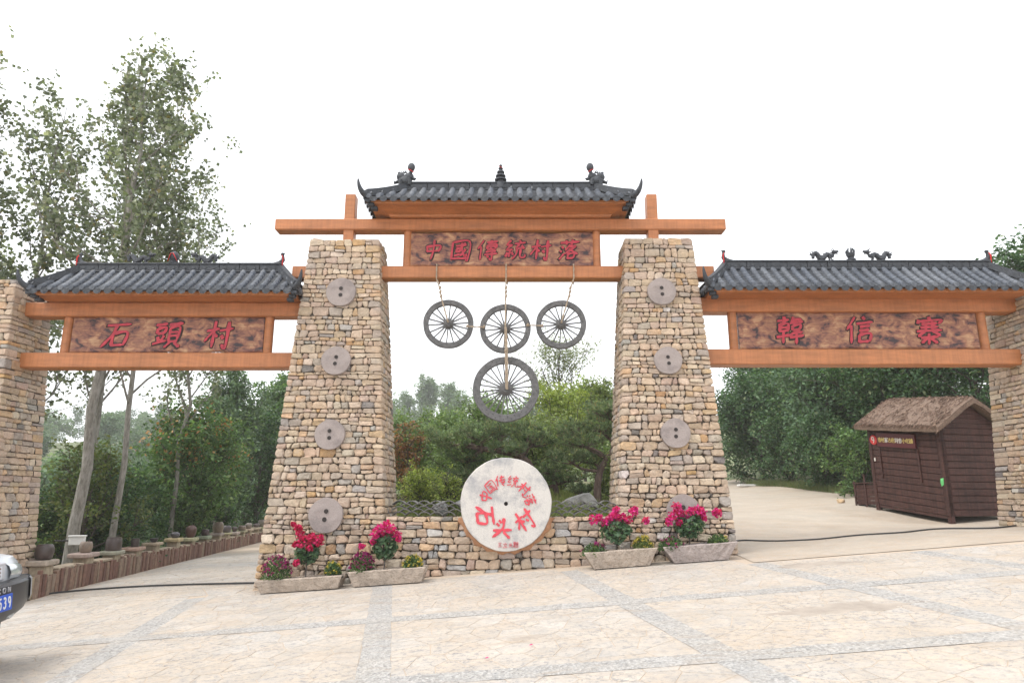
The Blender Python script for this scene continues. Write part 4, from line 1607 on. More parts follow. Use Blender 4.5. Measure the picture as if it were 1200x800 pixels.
            for k in range(3):
                f = .05 + k * .07
                c0 = Vector(pts[-1]) + Vector((-dx * f, -dy * f, -.12 - k * .045))
                b.box(c0.x - .05, c0.x + .05, c0.y - .05, c0.y + .05, c0.z - .03, c0.z + .03, .01)
            b.build("corner_block", M_TILE_D, root)
    return root, P, h0 + .165, rx0, rx1

def ribbon(parent, pts, w=.02):
    b = MB()
    b.tube(pts, [w * .6] + [w] * (len(pts) - 2) + [w * .5], 5, flat=.35)
    return b.build("red_ribbon", M_RIBBON, parent, smooth='all')

def dragon(parent, P, x, y, z, s, flip):
    """crouching ridge dragon, head towards +x when flip = 1; length about 0.5 m"""
    b = MB()
    def Q(px, pz, py=0):
        return P(x + flip * px * s, y + py * s, z + pz * s)
    body = [(-.27, .06), (-.25, .16), (-.19, .19), (-.14, .12), (-.1, .06), (-.03, .075), (.03, .14), (.09, .155), (.14, .11), (.19, .12), (.22, .19)]
    sm = catmull(body, 3)
    n = len(sm)
    b.tube([Q(p[0], p[1]) for p in sm], [.026 * s + .036 * s * math.sin(math.pi * min(1, (i + 2) / n)) for i in range(n)], 7)
    for i in range(2, n - 1, 2):
        p = sm[i]
        d = (sm[min(i + 1, n - 1)] - sm[i - 1])
        nr = Vector((-d.y, d.x)).normalized()
        b.tube([Q(p.x + nr.x * .02, p.y + nr.y * .02), Q(p.x + nr.x * .075 - .015, p.y + nr.y * .075)], [.026 * s, .006 * s], 4)
    # head with jaws, horns and mane
    b.ball(Q(.235, .215), (.062 * s, .045 * s, .05 * s), 8, 6)
    b.tube([Q(.25, .22), Q(.33, .235)], [.042 * s, .024 * s], 6)
    b.tube([Q(.25, .19), Q(.315, .175)], [.022 * s, .01 * s], 5)
    for py in (-.025, .025):
        b.tube([Q(.22, .24, py), Q(.19, .29, py * 1.4), Q(.15, .31, py * 1.6)], [.012 * s, .009 * s, .003 * s], 5)
        b.tube([Q(.2, .2, py), Q(.15, .225, py * 1.8)], [.02 * s, .004 * s], 4)
        b.tube([Q(.1, .12, py), Q(.13, .04, py * 1.6), Q(.17, .0, py * 1.8)], [.022 * s, .016 * s, .018 * s], 5)
        b.tube([Q(-.12, .1, py), Q(-.1, .03, py * 1.6), Q(-.06, .0, py * 1.8)], [.02 * s, .014 * s, .016 * s], 5)
    # tail fan
    for a in (-.6, -.1, .4):
        b.tube([Q(-.26, .12), Q(-.28 - .06 * math.cos(a), .17 + .07 * math.sin(a + .6))], [.018 * s, .004 * s], 4)
    b.box(*[v for pr in zip([c - d for c, d in zip(Q(0, -.005), (.27 * s, .03, .012))], [c + d for c, d in zip(Q(0, -.005), (.27 * s, .03, .012))]) for v in pr])
    return b.build("dragon_ornament", M_TILE_D, parent, smooth=45)

def beast(parent, P, x, y, z, s, flip):
    """crouching beast with a round ball raised over its head"""
    b = MB()
    def Q(px, pz, py=0):
        return P(x + flip * px * s, y + py * s, z + pz * s)
    b.ball(Q(-.02, .0), (.13 * s, .09 * s, .1 * s), 10, 7)
    b.ball(Q(-.09, .08), (.08 * s, .07 * s, .075 * s), 9, 6)
    b.ball(Q(-.12, .15), (.032 * s, .03 * s, .032 * s), 7, 5)
    b.ball(Q(.05, .09), (.085 * s, .06 * s, .07 * s), 9, 6)
    b.tube([Q(-.12, .0), Q(-.2, -.03), Q(-.21, .02)], [.035 * s, .025 * s, .01 * s], 6)
    b.tube([Q(.08, .06), Q(.15, .04), Q(.17, .06)], [.03 * s, .026 * s, .012 * s], 6)
    b.tube([Q(.06, .12), Q(.09, .2)], [.035 * s, .03 * s], 6)
    b.ball(Q(.085, .265), (.066 * s, .05 * s, .082 * s), 12, 9)
    for py in (-.06, .06):
        b.tube([Q(.06, .02, py), Q(.07, -.09, py)], [.035 * s, .03 * s], 6)
        b.tube([Q(-.08, .0, py), Q(-.09, -.1, py)], [.04 * s, .03 * s], 6)
    for i in range(5):
        b.tube([Q(-.12 + .03 * i, .12 + .01 * i), Q(-.15 + .03 * i, .17 + .01 * i)], [.018 * s, .005 * s], 4)
    o = b.build("beast_ornament", M_TILE_D, parent, smooth=50)
    ribbon(o, [Q(.03, .215, -.03), Q(.075, .185, -.062), Q(.12, .155, -.05), Q(.14, .17, -.02)], .016 * s + .004)
    return o

# central roof
r_, P_, zt, a_, b_ = gate_roof("tiled roof over the central span with a pagoda finial and two beasts on its ridge", -2.43, 2.03, 10.5, 11.1, 6.385, 6.80, .58, .165, 6.217, 'c', 5)
beast(r_, P_, a_ - .02, 11.1, zt + .03, 1.02, 1)
beast(r_, P_, b_ + .02, 11.1, zt + .03, 1.02, -1)
b = MB()
c0 = P_(-.2, 11.1, zt - .12)
b.lathe([(.085, 0), (.09, .1), (.075, .125), (.06, .13), (.07, .15), (.105, .165), (.105, .19), (.06, .205), (.05, .225), (.09, .24), (.085, .265), (.05, .28), (.042, .3), (.068, .315), (.062, .34), (.035, .355), (.03, .375), (.045, .39), (.03, .42), (.018, .435), (.03, .455), (.012, .475), (.0, .48)], 14, c0)
pg = b.build("pagoda_finial", M_TILE_D, r_, smooth=40)
ribbon(pg, [(c0[0] - .035, c0[1] - .03, c0[2] + .43), (c0[0], c0[1] - .045, c0[2] + .405), (c0[0] + .03, c0[1] - .04, c0[2] + .38)], .014)
# left roof
r_, P_, zt, a_, b_ = gate_roof("tiled roof over the left side span with two dragons on its ridge", -7.80, -3.47, 10.5, 11.02, 4.80, 5.27, .46, .172, 4.712, 's', 6)
dragon(r_, P_, -6.33, 11.02, zt + .0, .74, 1)
dragon(r_, P_, -5.24, 11.02, zt + .0, .74, -1)
b = MB()
c0 = P_(-5.76, 11.02, zt)
b.lathe([(.075, 0), (.08, .03), (.05, .05), (.075, .09), (.085, .14), (.06, .19), (.02, .22), (.0, .235)], 12, c0)
pearl = b.build("pearl_ornament", M_TILE_D, r_, smooth=40)
ribbon(pearl, [(c0[0] - .075, c0[1] - .06, c0[2] + .02), (c0[0] - .02, c0[1] - .085, c0[2] + .16), (c0[0] + .02, c0[1] - .085, c0[2] + .16), (c0[0] + .085, c0[1] - .06, c0[2] + .03)], .017)
def ridge_end(r_, P_, x, y, z, flip):
    b = MB()
    q = lambda px, pz: P_(x + flip * px, y, z + pz)
    b.tube([q(-.12, .0), q(-.02, .035), q(.03, .1), (q(.02, .19))], [.05, .05, .035, .02], 7)
    b.ball(q(.015, .2), (.035, .03, .03), 8, 6)
    b.tube([q(.015, .2), q(.06, .225)], [.018, .006], 5)
    o = b.build("ridge_end_ornament", M_TILE_D, r_, smooth=45)
    p = [q(.02, .17), q(.045, .12), q(.035, .02), q(.05, -.06)]
    ribbon(o, [(a, c - .045, d) for a, c, d in p], .02)
ridge_end(r_, P_, b_, 11.02, zt - .03, 1)
ridge_end(r_, P_, a_, 11.02, zt - .03, -1)
# right roof
r_, P_, zt, a_, b_ = gate_roof("tiled roof over the right side span with two dragons on its ridge", 3.17, 8.55, 10.5, 11.02, 4.85, 5.32, .46, .172, 4.802, 's', 7)
dragon(r_, P_, 5.33, 11.02, zt + .0, .74, 1)
dragon(r_, P_, 6.24, 11.02, zt + .0, .74, -1)
b = MB()
c0 = P_(5.78, 11.02, zt)
b.lathe([(.07, 0), (.075, .03), (.045, .05), (.06, .08), (.07, .12), (.05, .15), (.0, .16)], 12, c0)
for k in range(7):
    a = 2 * math.pi * k / 7
    b.tube([(c0[0] + .05 * math.cos(a), c0[1] + .05 * math.sin(a), c0[2] + .1), (c0[0] + .065 * math.cos(a), c0[1] + .065 * math.sin(a), c0[2] + .17), (c0[0] + .03 * math.cos(a), c0[1] + .03 * math.sin(a), c0[2] + .235)], [.02, .018, .004], 5)
b.build("pearl_ornament", M_TILE_D, r_, smooth=40)
ridge_end(r_, P_, b_, 11.02, zt - .03, 1)
ridge_end(r_, P_, a_, 11.02, zt - .03, -1)

# ---------------------------------------------------------------- cart wheels and ropes
def cart_wheel(label, x, y, z, r, ns, seed, yaw):
    rng = random.Random(seed)
    root = thing("cart_wheel", label, "wheel", (x, y, z), (R(-3), 0, yaw), group="old cart wheels hanging in the gate")
    b = MB()
    ri = r * .785
    w = .035
    n = 56
    vs_, fs_ = [], []
    prof = [(r, -w * .8), (r - .008, -w), (ri + .008, -w), (ri, -w * .8), (ri, w * .8), (ri + .008, w), (r - .008, w), (r, w * .8)]
    for k in range(n):
        a = 2 * math.pi * k / n
        for (rr, yy) in prof:
            e = 1 + .004 * math.sin(9 * a + seed)
            vs_.append((rr * e * math.cos(a), yy, rr * e * math.sin(a)))
    m = len(prof)
    for k in range(n):
        for j in range(m):
            a, c = k * m + j, k * m + (j + 1) % m
            e, f = ((k + 1) % n) * m + j, ((k + 1) % n) * m + (j + 1) % m
            fs_.append((a, c, f, e))
    b.add(vs_, fs_)
    rim = b.build("rim", M_WHEEL, root, smooth=40)
    # iron studs on the rim in one part
    b = MB()
    for k in range(ns * 2):
        a = 2 * math.pi * (k + .5) / (ns * 2)
        rr = (r + ri) / 2 + (.18 * (r - ri) if k % 2 else -.18 * (r - ri))
        b.lathe([(.0085, .0), (.007, -.008), (.0, -.011)], 6, (rr * math.cos(a), -w, rr * math.sin(a)), 'y')
    tag(b.build("studs", M_STUD, rim), kind="stuff")
    b = MB()
    hr = r * .20
    b.lathe([(.0, -.10), (.025, -.10), (.03, -.085), (hr * .62, -.085), (hr * .7, -.06), (hr * .9, -.045), (hr, -.03), (hr, .03), (hr * .8, .06), (hr * .6, .09), (.0, .09)], 18, (0, 0, 0), 'y')
    b.build("hub", M_WHEEL, root, smooth=40)
    for k in range(ns):
        a = 2 * math.pi * k / ns + .1
        b = MB()
        ca, sa = math.cos(a), math.sin(a)
        Mx = Matrix(((ca, 0, -sa, 0), (0, 1, 0, (-.012 if k % 2 else .012)), (sa, 0, ca, 0), (0, 0, 0, 1)))
        w0, w1 = .0125, .0095
        vs_ = []
        for (d, ww) in ((hr * .9, w0), (r * .5, w1), (ri + .01, w1 * 1.05)):
            for (p, q) in ((-1, -1), (1, -1), (1, 1), (-1, 1)):
                vs_.append(tuple(Mx @ Vector((d, p * ww * 1.1, q * ww))))
        fs_ = []
        for i in range(2):
            for kk in range(4):
                e, f = i * 4 + kk, i * 4 + (kk + 1) % 4
                fs_.append((e, f, f + 4, e + 4))
        b.add(vs_, [tuple(reversed(f)) for f in fs_])
        b.build("spoke", M_WHEEL, root)
    return root
WH = [(-1.05, 10.93, 4.325, .415, 18, "left of the three small hanging cart wheels in the upper row", .10), (-.11, 10.93, 4.245, .42, 18, "middle one of the three small hanging cart wheels in the upper row", -.02), (.81, 10.93, 4.315, .415, 18, "right of the three small hanging cart wheels in the upper row", -.08), (-.1, 10.90, 3.235, .535, 24, "largest cart wheel hanging lowest, below the other three", -.05)]
for i, (x, y, z, r, ns, lb, yw) in enumerate(WH):
    cart_wheel(lb, x, y, z, r, ns, i, yw)

def rope(label, pts, r=.017, knots=()):
    b = MB()
    P = []
    for i in range(len(pts) - 1):
        a, c = Vector(pts[i]), Vector(pts[i + 1])
        n = max(2, int((c - a).length / .03))
        for k in range(n):
            P.append(a.lerp(c, k / n))
    P.append(Vector(pts[-1]))
    L = 0
    # two twisted strands
    for s in (0, math.pi):
        Q = []
        for i, p in enumerate(P):
            d = (P[min(i + 1, len(P) - 1)] - P[max(0, i - 1)]).normalized()
            sd = d.cross(Vector((0, 1, .01))).normalized()
            t = d.cross(sd)
            a = s + i * .9
            Q.append(p + sd * r * .5 * math.cos(a) + t * r * .5 * math.sin(a))
        b.tube(Q, r * .68, 5)
    for k in knots:
        p = Vector(k)
        b.ball(p, (r * 1.9, r * 1.7, r * 1.6), 8, 6)
        b.ball(p + Vector((.012, -.01, .02)), (r * 1.3, r * 1.4, r * 1.3), 7, 5)
    return tag(b.build("rope", M_ROPE, None, smooth='all'), label, "rope", "hemp ropes holding the wheels")
yb0, yb1, ztop, zbot = 10.955, 11.245, 5.372, 5.12
def sling(x, xw, zw, label):
    f = .012
    kz = 4.93
    rope(label, [(x + .02, 11.262, zbot), (x + .01, 11.262, ztop), (x, 10.94, ztop), (x, 10.945, zbot), (x + (xw - x) * .3, 10.9, kz), (x + (xw - x) * .42, 10.87, 4.78), (xw, 10.80, zw - .02), (xw, 10.85, zw - .035)], .0125,
         [(x + (xw - x) * .3, 10.89, kz), (x + (xw - x) * .34, 10.885, kz - .07), (x + (xw - x) * .4, 10.875, kz - .15)])
sling(-1.27, -1.05, 4.36, "rope slung over the beam holding the left small wheel")
sling(-.1, -.11, 4.28, "rope slung over the beam holding the middle small wheel")
sling(1.04, .81, 4.35, "rope slung over the beam holding the right small wheel")
rope("thick doubled rope from the middle small wheel down to the largest wheel", [(-.11, 10.81, 4.25), (-.105, 10.80, 3.95), (-.1, 10.79, 3.6), (-.09, 10.78, 3.22), (-.075, 10.78, 3.22), (-.08, 10.795, 3.9), (-.1, 10.81, 4.25)], .015, [(-.1, 10.79, 3.85)])
rope("short level rope tying the left small wheel to the middle one", [(-.75, 10.87, 4.27), (-.6, 10.87, 4.262), (-.46, 10.87, 4.258)], .0115, [(-.74, 10.88, 4.27), (-.47, 10.88, 4.258)])
rope("short level rope tying the right small wheel to the middle one", [(.24, 10.87, 4.29), (.36, 10.87, 4.286), (.5, 10.87, 4.28)], .0115, [(.25, 10.88, 4.29), (.49, 10.88, 4.28)])

# ---------------------------------------------------------------- the round name stone
def name_stone():
    rng = random.Random(9)
    r = .685
    root = thing("name_millstone", "large round pale millstone with red lettering set in the low wall", "millstone", (-.09, 10.5, 1.44))
    b = MB()
    n = 120
    ho = .032
    def rad(a):
        return r * (1 + .003 * math.sin(7 * a + 1) + .005 * math.sin(3 * a) + .002 * math.sin(17 * a) + .0015 * math.sin(31 * a))
    rings = [('o', 1.0, .24), ('o', 1.005, .12), ('o', 1.0, .025), ('o', .985, .0), ('o', .8, -.003), ('o', .55, .0), ('o', .3, -.002), ('h', ho, .0), ('h', ho * .9, .02), ('h', ho * .85, .2)]
    vs_, fs_ = [], []
    for (k_, t, y) in rings:
        for k in range(n):
            a = 2 * math.pi * k / n
            rr = rad(a) * t if k_ == 'o' else t
            vs_.append((rr * math.cos(a), y + (rng.uniform(-.0015, .0015) if k_ == 'o' else 0), rr * math.sin(a)))
    for i in range(len(rings) - 1):
        for k in range(n):
            a, c = i * n + k, i * n + (k + 1) % n
            fs_.append((a, c, c + n, a + n))
    fs_.append(tuple(reversed(range(n))))
    b.add(vs_, fs_)
    b.build("disc", M_MILL, root, smooth=35)
    b = MB()
    b.lathe([(ho * .95, .06), (.0, .061)], 16, (0, 0, 0), 'y')
    b.build("eye_hole_shade", M_BLACK, root)  # black plug paints the eye's depth dark
    def ch(c, x, z, rot, size, w):
        b = MB()
        Mx = Matrix.Translation((x * r, -.004, z * r)) @ Matrix.Rotation(-R(rot), 4, 'Y')
        glyph(b, c, Mx, size * r, w, .004)
        b.build("painted_character", M_RED2, root)
    for (c, x, z, rot, s, w) in (('中', -.45, .155, 78, .30, 13), ('国', -.335, .365, 36, .25, 11), ('传', -.12, .485, 8, .25, 13), ('统', .155, .475, -10, .26, 11), ('村', .40, .32, -42, .27, 13), ('落', .52, .08, -72, .27, 11),
                                 ('石', -.45, -.265, -86, .46, 18), ('头', -.08, -.515, -4, .44, 16), ('村', .41, -.345, 33, .46, 14),
                                 ('王', -.13, -.86, 0, .10, 8), ('立', -.015, -.868, 0, .115, 8), ('元', .10, -.868, 0, .10, 8), ('题', .215, -.855, 0, .12, 8)):
        ch(c, x, z, rot, s, w)
    return root
name_stone()
# ---------------------------------------------------------------- leaves by the thousand
def unit(v):
    return v / np.maximum(np.linalg.norm(v, axis=1, keepdims=True), 1e-9)

def leaf_quads(C, L, rg, aspect=.62, up=.5, dz=0.0, fold=.12, out=None, outw=0.0):
    n = len(C)
    d = rg.normal(size=(n, 3))
    d[:, 2] = d[:, 2] * .7 + dz
    if out is not None:
        d = unit(d) + unit(out) * outw
    d = unit(d)
    nm = rg.normal(size=(n, 3))
    nm[:, 2] += up * 2.2
    nm = unit(nm)
    s = unit(np.cross(nm, d))
    nm = np.cross(d, s)
    L = np.asarray(L).reshape(-1, 1) * np.ones((n, 1))
    W = L * aspect
    base = C - d * L * .5
    lf = base + d * L * .42 + s * W * .5 + nm * L * fold
    rt = base + d * L * .42 - s * W * .5 + nm * L * fold
    tip = base + d * L
    V = np.empty((n, 4, 3))
    V[:, 0], V[:, 1], V[:, 2], V[:, 3] = base, rt, tip, lf
    return V.reshape(-1, 3)

def pal_cols(n, pal, rg, jit=.18):
    P = np.array([p[:3] for p in pal])
    w = np.array([p[3] for p in pal], dtype=float)
    i = rg.choice(len(P), size=n, p=w / w.sum())
    return np.clip(P[i] * rg.uniform(1 - jit, 1 + jit, size=(n, 1)), 0, 1)

# ---------------------------------------------------------------- troughs and flowers
def trough(label, x0, x1, y, h, mat, flare, yaw, seed, depth=.32):
    rng = random.Random(seed)
    xc = (x0 + x1) / 2
    root = thing("stone_trough", label, "planter", (xc, y, plane(xc, y) + .012), (0, -math.atan(.07), yaw), group="stone flower troughs at the gate")
    L = (x1 - x0) / 2
    b = MB()
    n = 14
    vs_, fs_ = [], []
    d = depth / 2
    for i in range(n + 1):
        t = -1 + 2 * i / n
        xt, xb = t * L, t * (L - flare)
        j = lambda a: rng.uniform(-a, a)
        sec = [(xb, -d + .03 + j(.006), 0), (xb * .5 + xt * .5, -d + .01 + j(.008), h * .5), (xt, -d + j(.005), h - .015), (xt, -d + .015, h + j(.006)), (xt * .97, -d + .055, h - .004 + j(.003)),
               (xt * .95, -d + .065, h - .05), (xt * .95, d - .065, h - .05), (xt * .97, d - .055, h - .004), (xt, d - .015, h + j(.004)), (xt, d, h - .015), (xb, d - .03, 0)]
        vs_ += sec
    m = 11
    for i in range(n):
        for k in range(m):
            a, c = i * m + k, i * m + (k + 1) % m
            fs_.append((a, a + m, c + m, c))
    fs_.append(tuple(range(m)))
    fs_.append(tuple(n * m + k for k in reversed(range(m))))
    b.add(vs_, fs_)
    b.build("trough", mat, root)
    b = MB()
    vs_, fs_ = [], []
    for i in range(13):
        for k in range(4):
            vs_.append(((-1 + 2 * i / 12) * (L * .93), -d + .066 + (2 * d - .132) * k / 3, h - .03 + rng.uniform(-.012, .014)))
    for i in range(12):
        for k in range(3):
            a = i * 4 + k
            fs_.append((a, a + 4, a + 5, a + 1))
    b.add(vs_, fs_)
    b.build("soil", M_SOIL, root, smooth='all')
    return root
TR = [(-3.60, -2.37, .175, M_TROUGH, .07, -.03, "long low stone trough at the foot of the left tall pillar, leftmost of four"),
      (-2.30, -1.20, .205, M_TROUGH, .07, -.02, "stone trough below the name stone's left side, second of four from the left"),
      (1.03, 2.08, .235, M_TROUGH, .13, .02, "flared buff stone trough at the right end of the low wall"),
      (2.15, 3.22, .235, M_TROUGH2, .15, .02, "flared pinkish stone trough at the foot of the right tall pillar")]
for i, (x0, x1, h, m, fl, yw, lb) in enumerate(TR):
    trough(lb, x0, x1, 10.24, h, m, fl, yw, 30 + i)

GREENS = [(.09, .16, .06, 4), (.13, .21, .07, 3), (.06, .12, .05, 3), (.2, .28, .09, 1)]
def rose(label, x, y, h, spread, heads, seed, cols):
    rng = random.Random(seed)
    rg = np.random.default_rng(seed)
    z0 = plane(x, y) + .19
    root = thing("rose_bush", label, "rose bush", (x, y, z0), group="pink rose bushes in the troughs")
    b = MB()
    tips = []
    b.tube([(0, 0, -.02), (.005, 0, h * .22), (-.005, .005, h * .42)], [.012, .011, .009], 6)
    for k in range(7):
        a = 2 * math.pi * k / 7 + rng.uniform(-.3, .3)
        r_ = spread * rng.uniform(.4, .9)
        tip = (r_ * math.cos(a), r_ * .5 * math.sin(a), h * rng.uniform(.62, .92))
        b.tube([(0, 0, h * rng.uniform(.2, .4)), (tip[0] * .5, tip[1] * .5, h * .5), tip], [.007, .006, .004], 5)
        tips.append(tip)
    b.build("stem", M_BARK_D, root)
    n = 420
    cen = np.array([[0, 0, h * .52]])
    u = unit(rg.normal(size=(n, 3))) * rg.uniform(.3, 1, size=(n, 1)) ** .5
    C = u * np.array([spread * .78, spread * .5, h * .30]) + cen
    V = leaf_quads(C, rg.uniform(.055, .09, n), rg, .75, .5)
    np_mesh("foliage", V, n, pal_cols(n, [(.08, .15, .085, 4), (.11, .19, .10, 3), (.17, .24, .14, 1)], rg), M_LEAF, root)
    for (hx, hz, r_) in heads:
        m = 70
        u = unit(rg.normal(size=(m, 3)))
        C = u * r_ * rg.uniform(.45, 1.0, size=(m, 1)) + np.array([hx, -.05 + rng.uniform(-.06, .04), hz])
        V = leaf_quads(C, rg.uniform(.032, .05, m), rg, .95, .3, out=u, outw=.6, fold=.2)
        np_mesh("bloom", V, m, pal_cols(m, cols, rg, .12), M_PETAL, root)
    return root
PK = [(.55, .018, .10, 4), (.66, .03, .16, 3), (.42, .01, .05, 2)]
PM = [(.60, .02, .20, 4), (.68, .04, .28, 3), (.55, .02, .08, 2)]
rose("tall crimson rose bush in the leftmost trough", -2.95, 10.25, .70, .24, [(-.13, .66, .06), (-.09, .58, .07), (-.06, .47, .085), (.02, .50, .08), (.09, .54, .07), (.17, .48, .085), (.21, .53, .05), (.06, .40, .055), (-.22, .72, .035), (-.16, .44, .05), (-.14, .18, .04), (-.1, .2, .035)], 1, PK)
rose("bright pink rose bush with a dense dome of blooms in the second trough", -1.83, 10.25, .66, .24, [(-.14, .50, .075), (-.07, .58, .075), (.02, .62, .08), (.1, .58, .075), (.17, .5, .07), (.05, .52, .07), (-.05, .5, .07), (.21, .44, .045), (-.33, .33, .05), (-.17, .4, .045)], 2, PM)
rose("wide pink rose bush in front of the low wall's right end", 1.50, 10.25, .60, .30, [(-.32, .47, .085), (-.24, .5, .06), (-.15, .42, .06), (-.1, .47, .06), (-.05, .52, .06), (.02, .6, .06), (.03, .5, .06), (.1, .5, .07), (.18, .47, .075), (.26, .58, .075), (.27, .62, .05), (.43, .46, .06)], 3, PM)
rose("spreading pink rose bush in front of the lowest disc of the right tall pillar", 2.56, 10.25, .62, .29, [(-.3, .36, .07), (-.25, .45, .07), (-.17, .5, .07), (-.18, .58, .075), (-.1, .47, .07), (-.02, .47, .06), (.05, .52, .07), (.13, .53, .085), (.2, .5, .08), (.21, .42, .05), (.43, .49, .075), (.39, .5, .05), (-.15, .36, .05)], 4, PM)

def mum(label, x, y, r, h, fl, seed, nf, gp=None, fr=.03):
    rg = np.random.default_rng(seed)
    z0 = plane(x, y) + .185
    root = thing("chrysanthemum", label, "flower", (x, y, z0), group="chrysanthemums in the troughs")
    n = 700
    u = unit(rg.normal(size=(n, 3)))
    u[:, 2] = np.abs(u[:, 2])
    r, h = r * 1.15, h * 1.12
    C = u * rg.uniform(.25, 1, size=(n, 1)) ** .6 * np.array([r, r * .8, h])
    C[:, 2] += .0
    V = leaf_quads(C, rg.uniform(.035, .06, n), rg, .4, .2, dz=.5, out=u, outw=.9)
    np_mesh("foliage", V, n, pal_cols(n, gp or GREENS, rg), M_LEAF, root)
    if nf:
        u = unit(rg.normal(size=(nf, 3)))
        u[:, 2] = np.abs(u[:, 2]) + .25
        u = unit(u)
        C0 = u * np.array([r, r * .8, h]) * 1.02
        k = 7
        C = np.repeat(C0, k, axis=0) + rg.normal(size=(nf * k, 3)) * fr * .35
        V = leaf_quads(C, rg.uniform(fr * .8, fr * 1.2, nf * k), rg, .6, .5, out=np.repeat(u, k, axis=0), outw=.5)
        tag(np_mesh("flowers", V, nf * k, pal_cols(nf * k, fl, rg, .2), M_PETAL, root), kind="stuff")
    return root
PUR = [(.26, .015, .12, 4), (.36, .03, .19, 3), (.16, .01, .06, 2)]
YEL = [(.55, .43, .06, 3), (.45, .38, .09, 2)]
mum("purple chrysanthemum dome at the left end of the leftmost trough", -3.36, 10.22, .19, .28, PUR, 11, 85)
mum("small yellow chrysanthemum at the right end of the leftmost trough", -2.56, 10.23, .11, .16, YEL, 12, 26)
mum("purple chrysanthemum at the left end of the second trough", -2.14, 10.22, .16, .25, PUR, 13, 90)
mum("yellow chrysanthemum dome at the right end of the second trough", -1.42, 10.23, .13, .17, YEL, 14, 40)
mum("leafy chrysanthemum with few purple buds at the left end of the third trough", 1.18, 10.22, .17, .16, PUR, 15, 24)
mum("pale yellow chrysanthemum at the right end of the third trough", 1.88, 10.22, .14, .20, YEL, 16, 36, [(.12, .17, .05, 3), (.2, .24, .08, 2)])
mum("leafy chrysanthemum with dark red blooms at the left end of the rightmost trough", 2.28, 10.2, .17, .18, PUR, 17, 18)
mum("plain green chrysanthemum at the right end of the rightmost trough", 2.97, 10.23, .15, .16, YEL, 18, 4)

# ---------------------------------------------------------------- jar wall along the lane
def jar_wall():
    rng = random.Random(41)
    d = Vector((-.165, 1, 0)).normalized()
    nrm = Vector((d.y, -d.x, 0))        # towards the lane
    root = thing("slat_wall", "low wall of upright rust-brown stone slats running back along the lane on the left", "wall", (FX(11.6), 11.6, 0))
    o0 = Vector((FX(11.6), 11.6, 0))
    def at(y, off):
        p = Vector((FX(y), y, 0)) + nrm * off
        return p - o0
    JY = [11.75, 13.3, 14.6, 15.8, 17.0, 18.6, 20.0, 21.5, 23.0, 24.2, 25.4, 26.6, 27.8, 29.3, 30.6]
    ang = math.atan2(d.y, d.x)
    hgt = .42
    b = MB()
    ys = np.linspace(11.3, 31.5, 50)
    vs_, fs_ = [], []
    for y in ys:
        z = gz(FX(y) + .2, y)
        for (off, zz) in ((.03, z - .3), (.03, z + hgt - .1), (-.22, z + hgt - .1), (-.22, z - 1.2)):
            p = at(y, off)
            vs_.append((p.x, p.y, zz))
    for i in range(len(ys) - 1):
        for k in range(3):
            a = i * 4 + k
            fs_.append((a, a + 4, a + 5, a + 1))
    b.add(vs_, fs_, 0, (.36, .29, .2))
    b.build("core", M_SLAB, root)
    cols = [(.19, .105, .08), (.165, .09, .07), (.215, .125, .095), (.23, .15, .11), (.15, .085, .068), (.25, .185, .14)]
    y = 11.35
    while y < 31:
        w = rng.uniform(.05, .12) * (1 + .03 * (y - 11))
        yc = y + w / 2
        post = min(abs(yc - j) for j in JY) < .2
        z = gz(FX(yc) + .15, yc)
        hh = hgt * rng.uniform(.80, 1.02) - (.05 if post else 0)
        b = MB()
        Mx = Matrix.Translation(at(yc, .05 + rng.uniform(-.008, .018)) + Vector((0, 0, z))) @ Matrix.Rotation(ang, 4, 'Z') @ Matrix.Rotation(rng.uniform(-.07, .07), 4, 'Y') 
        t = rng.uniform(.025, .045)
        b.box(-w * .46, w * .46, -t, t, -.12, hh, .008, M=Mx, col=rng.choice(cols))
        b.build("slat", M_SLAB, root)
        y += w + rng.uniform(.004, .015)
    caps = []
    for i, jy in enumerate(JY):
        z = gz(FX(jy) + .1, jy)
        up = .06 + rng.uniform(-.03, .05)
        b = MB()
        Mx = Matrix.Translation(at(jy, -.07) + Vector((0, 0, z))) @ Matrix.Rotation(ang, 4, 'Z')
        b.box(-.15, .15, -.12, .125, -.1, hgt + up - .001, .012, M=Mx, col=(.36, .30, .22))
        b.build("post", M_SLAB, root)
        b = MB()
        cw = rng.uniform(.21, .3)
        ct = rng.uniform(.06, .1)
        b.box(-cw, cw, -.17, .19, hgt + up, hgt + up + ct, .018, M=Mx, col=tuple(x * rng.uniform(.8, 1.1) for x in (.40, .33, .26)))
        b.build("coping_slab", M_SLAB, root)
        p = at(jy, -.06) + o0
        caps.append((p.x, p.y, z + hgt + up + ct))
    # coping between the posts
    for i in range(len(JY) - 1):
        a, c = JY[i] + .3, JY[i + 1] - .3
        if c - a < .15:
            continue
        yc = (a + c) / 2
        Mx = Matrix.Translation(at(yc, -.07) + Vector((0, 0, gz(FX(yc) + .1, yc)))) @ Matrix.Rotation(ang, 4, 'Z')
        b = MB()
        L = (c - a) / 2
        b.box(-L, L, -.14, .13, hgt - .06, hgt - .012, .012, M=Mx, col=(.33, .27, .2))
        b.build("coping_slab", M_SLAB, root)
    return caps
CAPS = jar_wall()
JAR = {
 'pot': [(.7, 0), (.86, .1), (1.0, .45), (.98, .75), (.86, .93), (.76, 1.0), (.66, .985), (.6, .8)],
 'jug': [(.55, 0), (.75, .15), (.95, .45), (1.0, .65), (.85, .85), (.55, .95), (.52, 1.0), (.4, 1.0)],
 'drum': [(.9, 0), (.98, .1), (1.0, .5), (.95, .88), (.9, .92), (.92, 1.0), (.75, 1.0)],
 'bowl': [(.5, 0), (.8, .35), (1.0, .75), (.95, .95), (.8, 1.0), (.4, 1.0)],
}
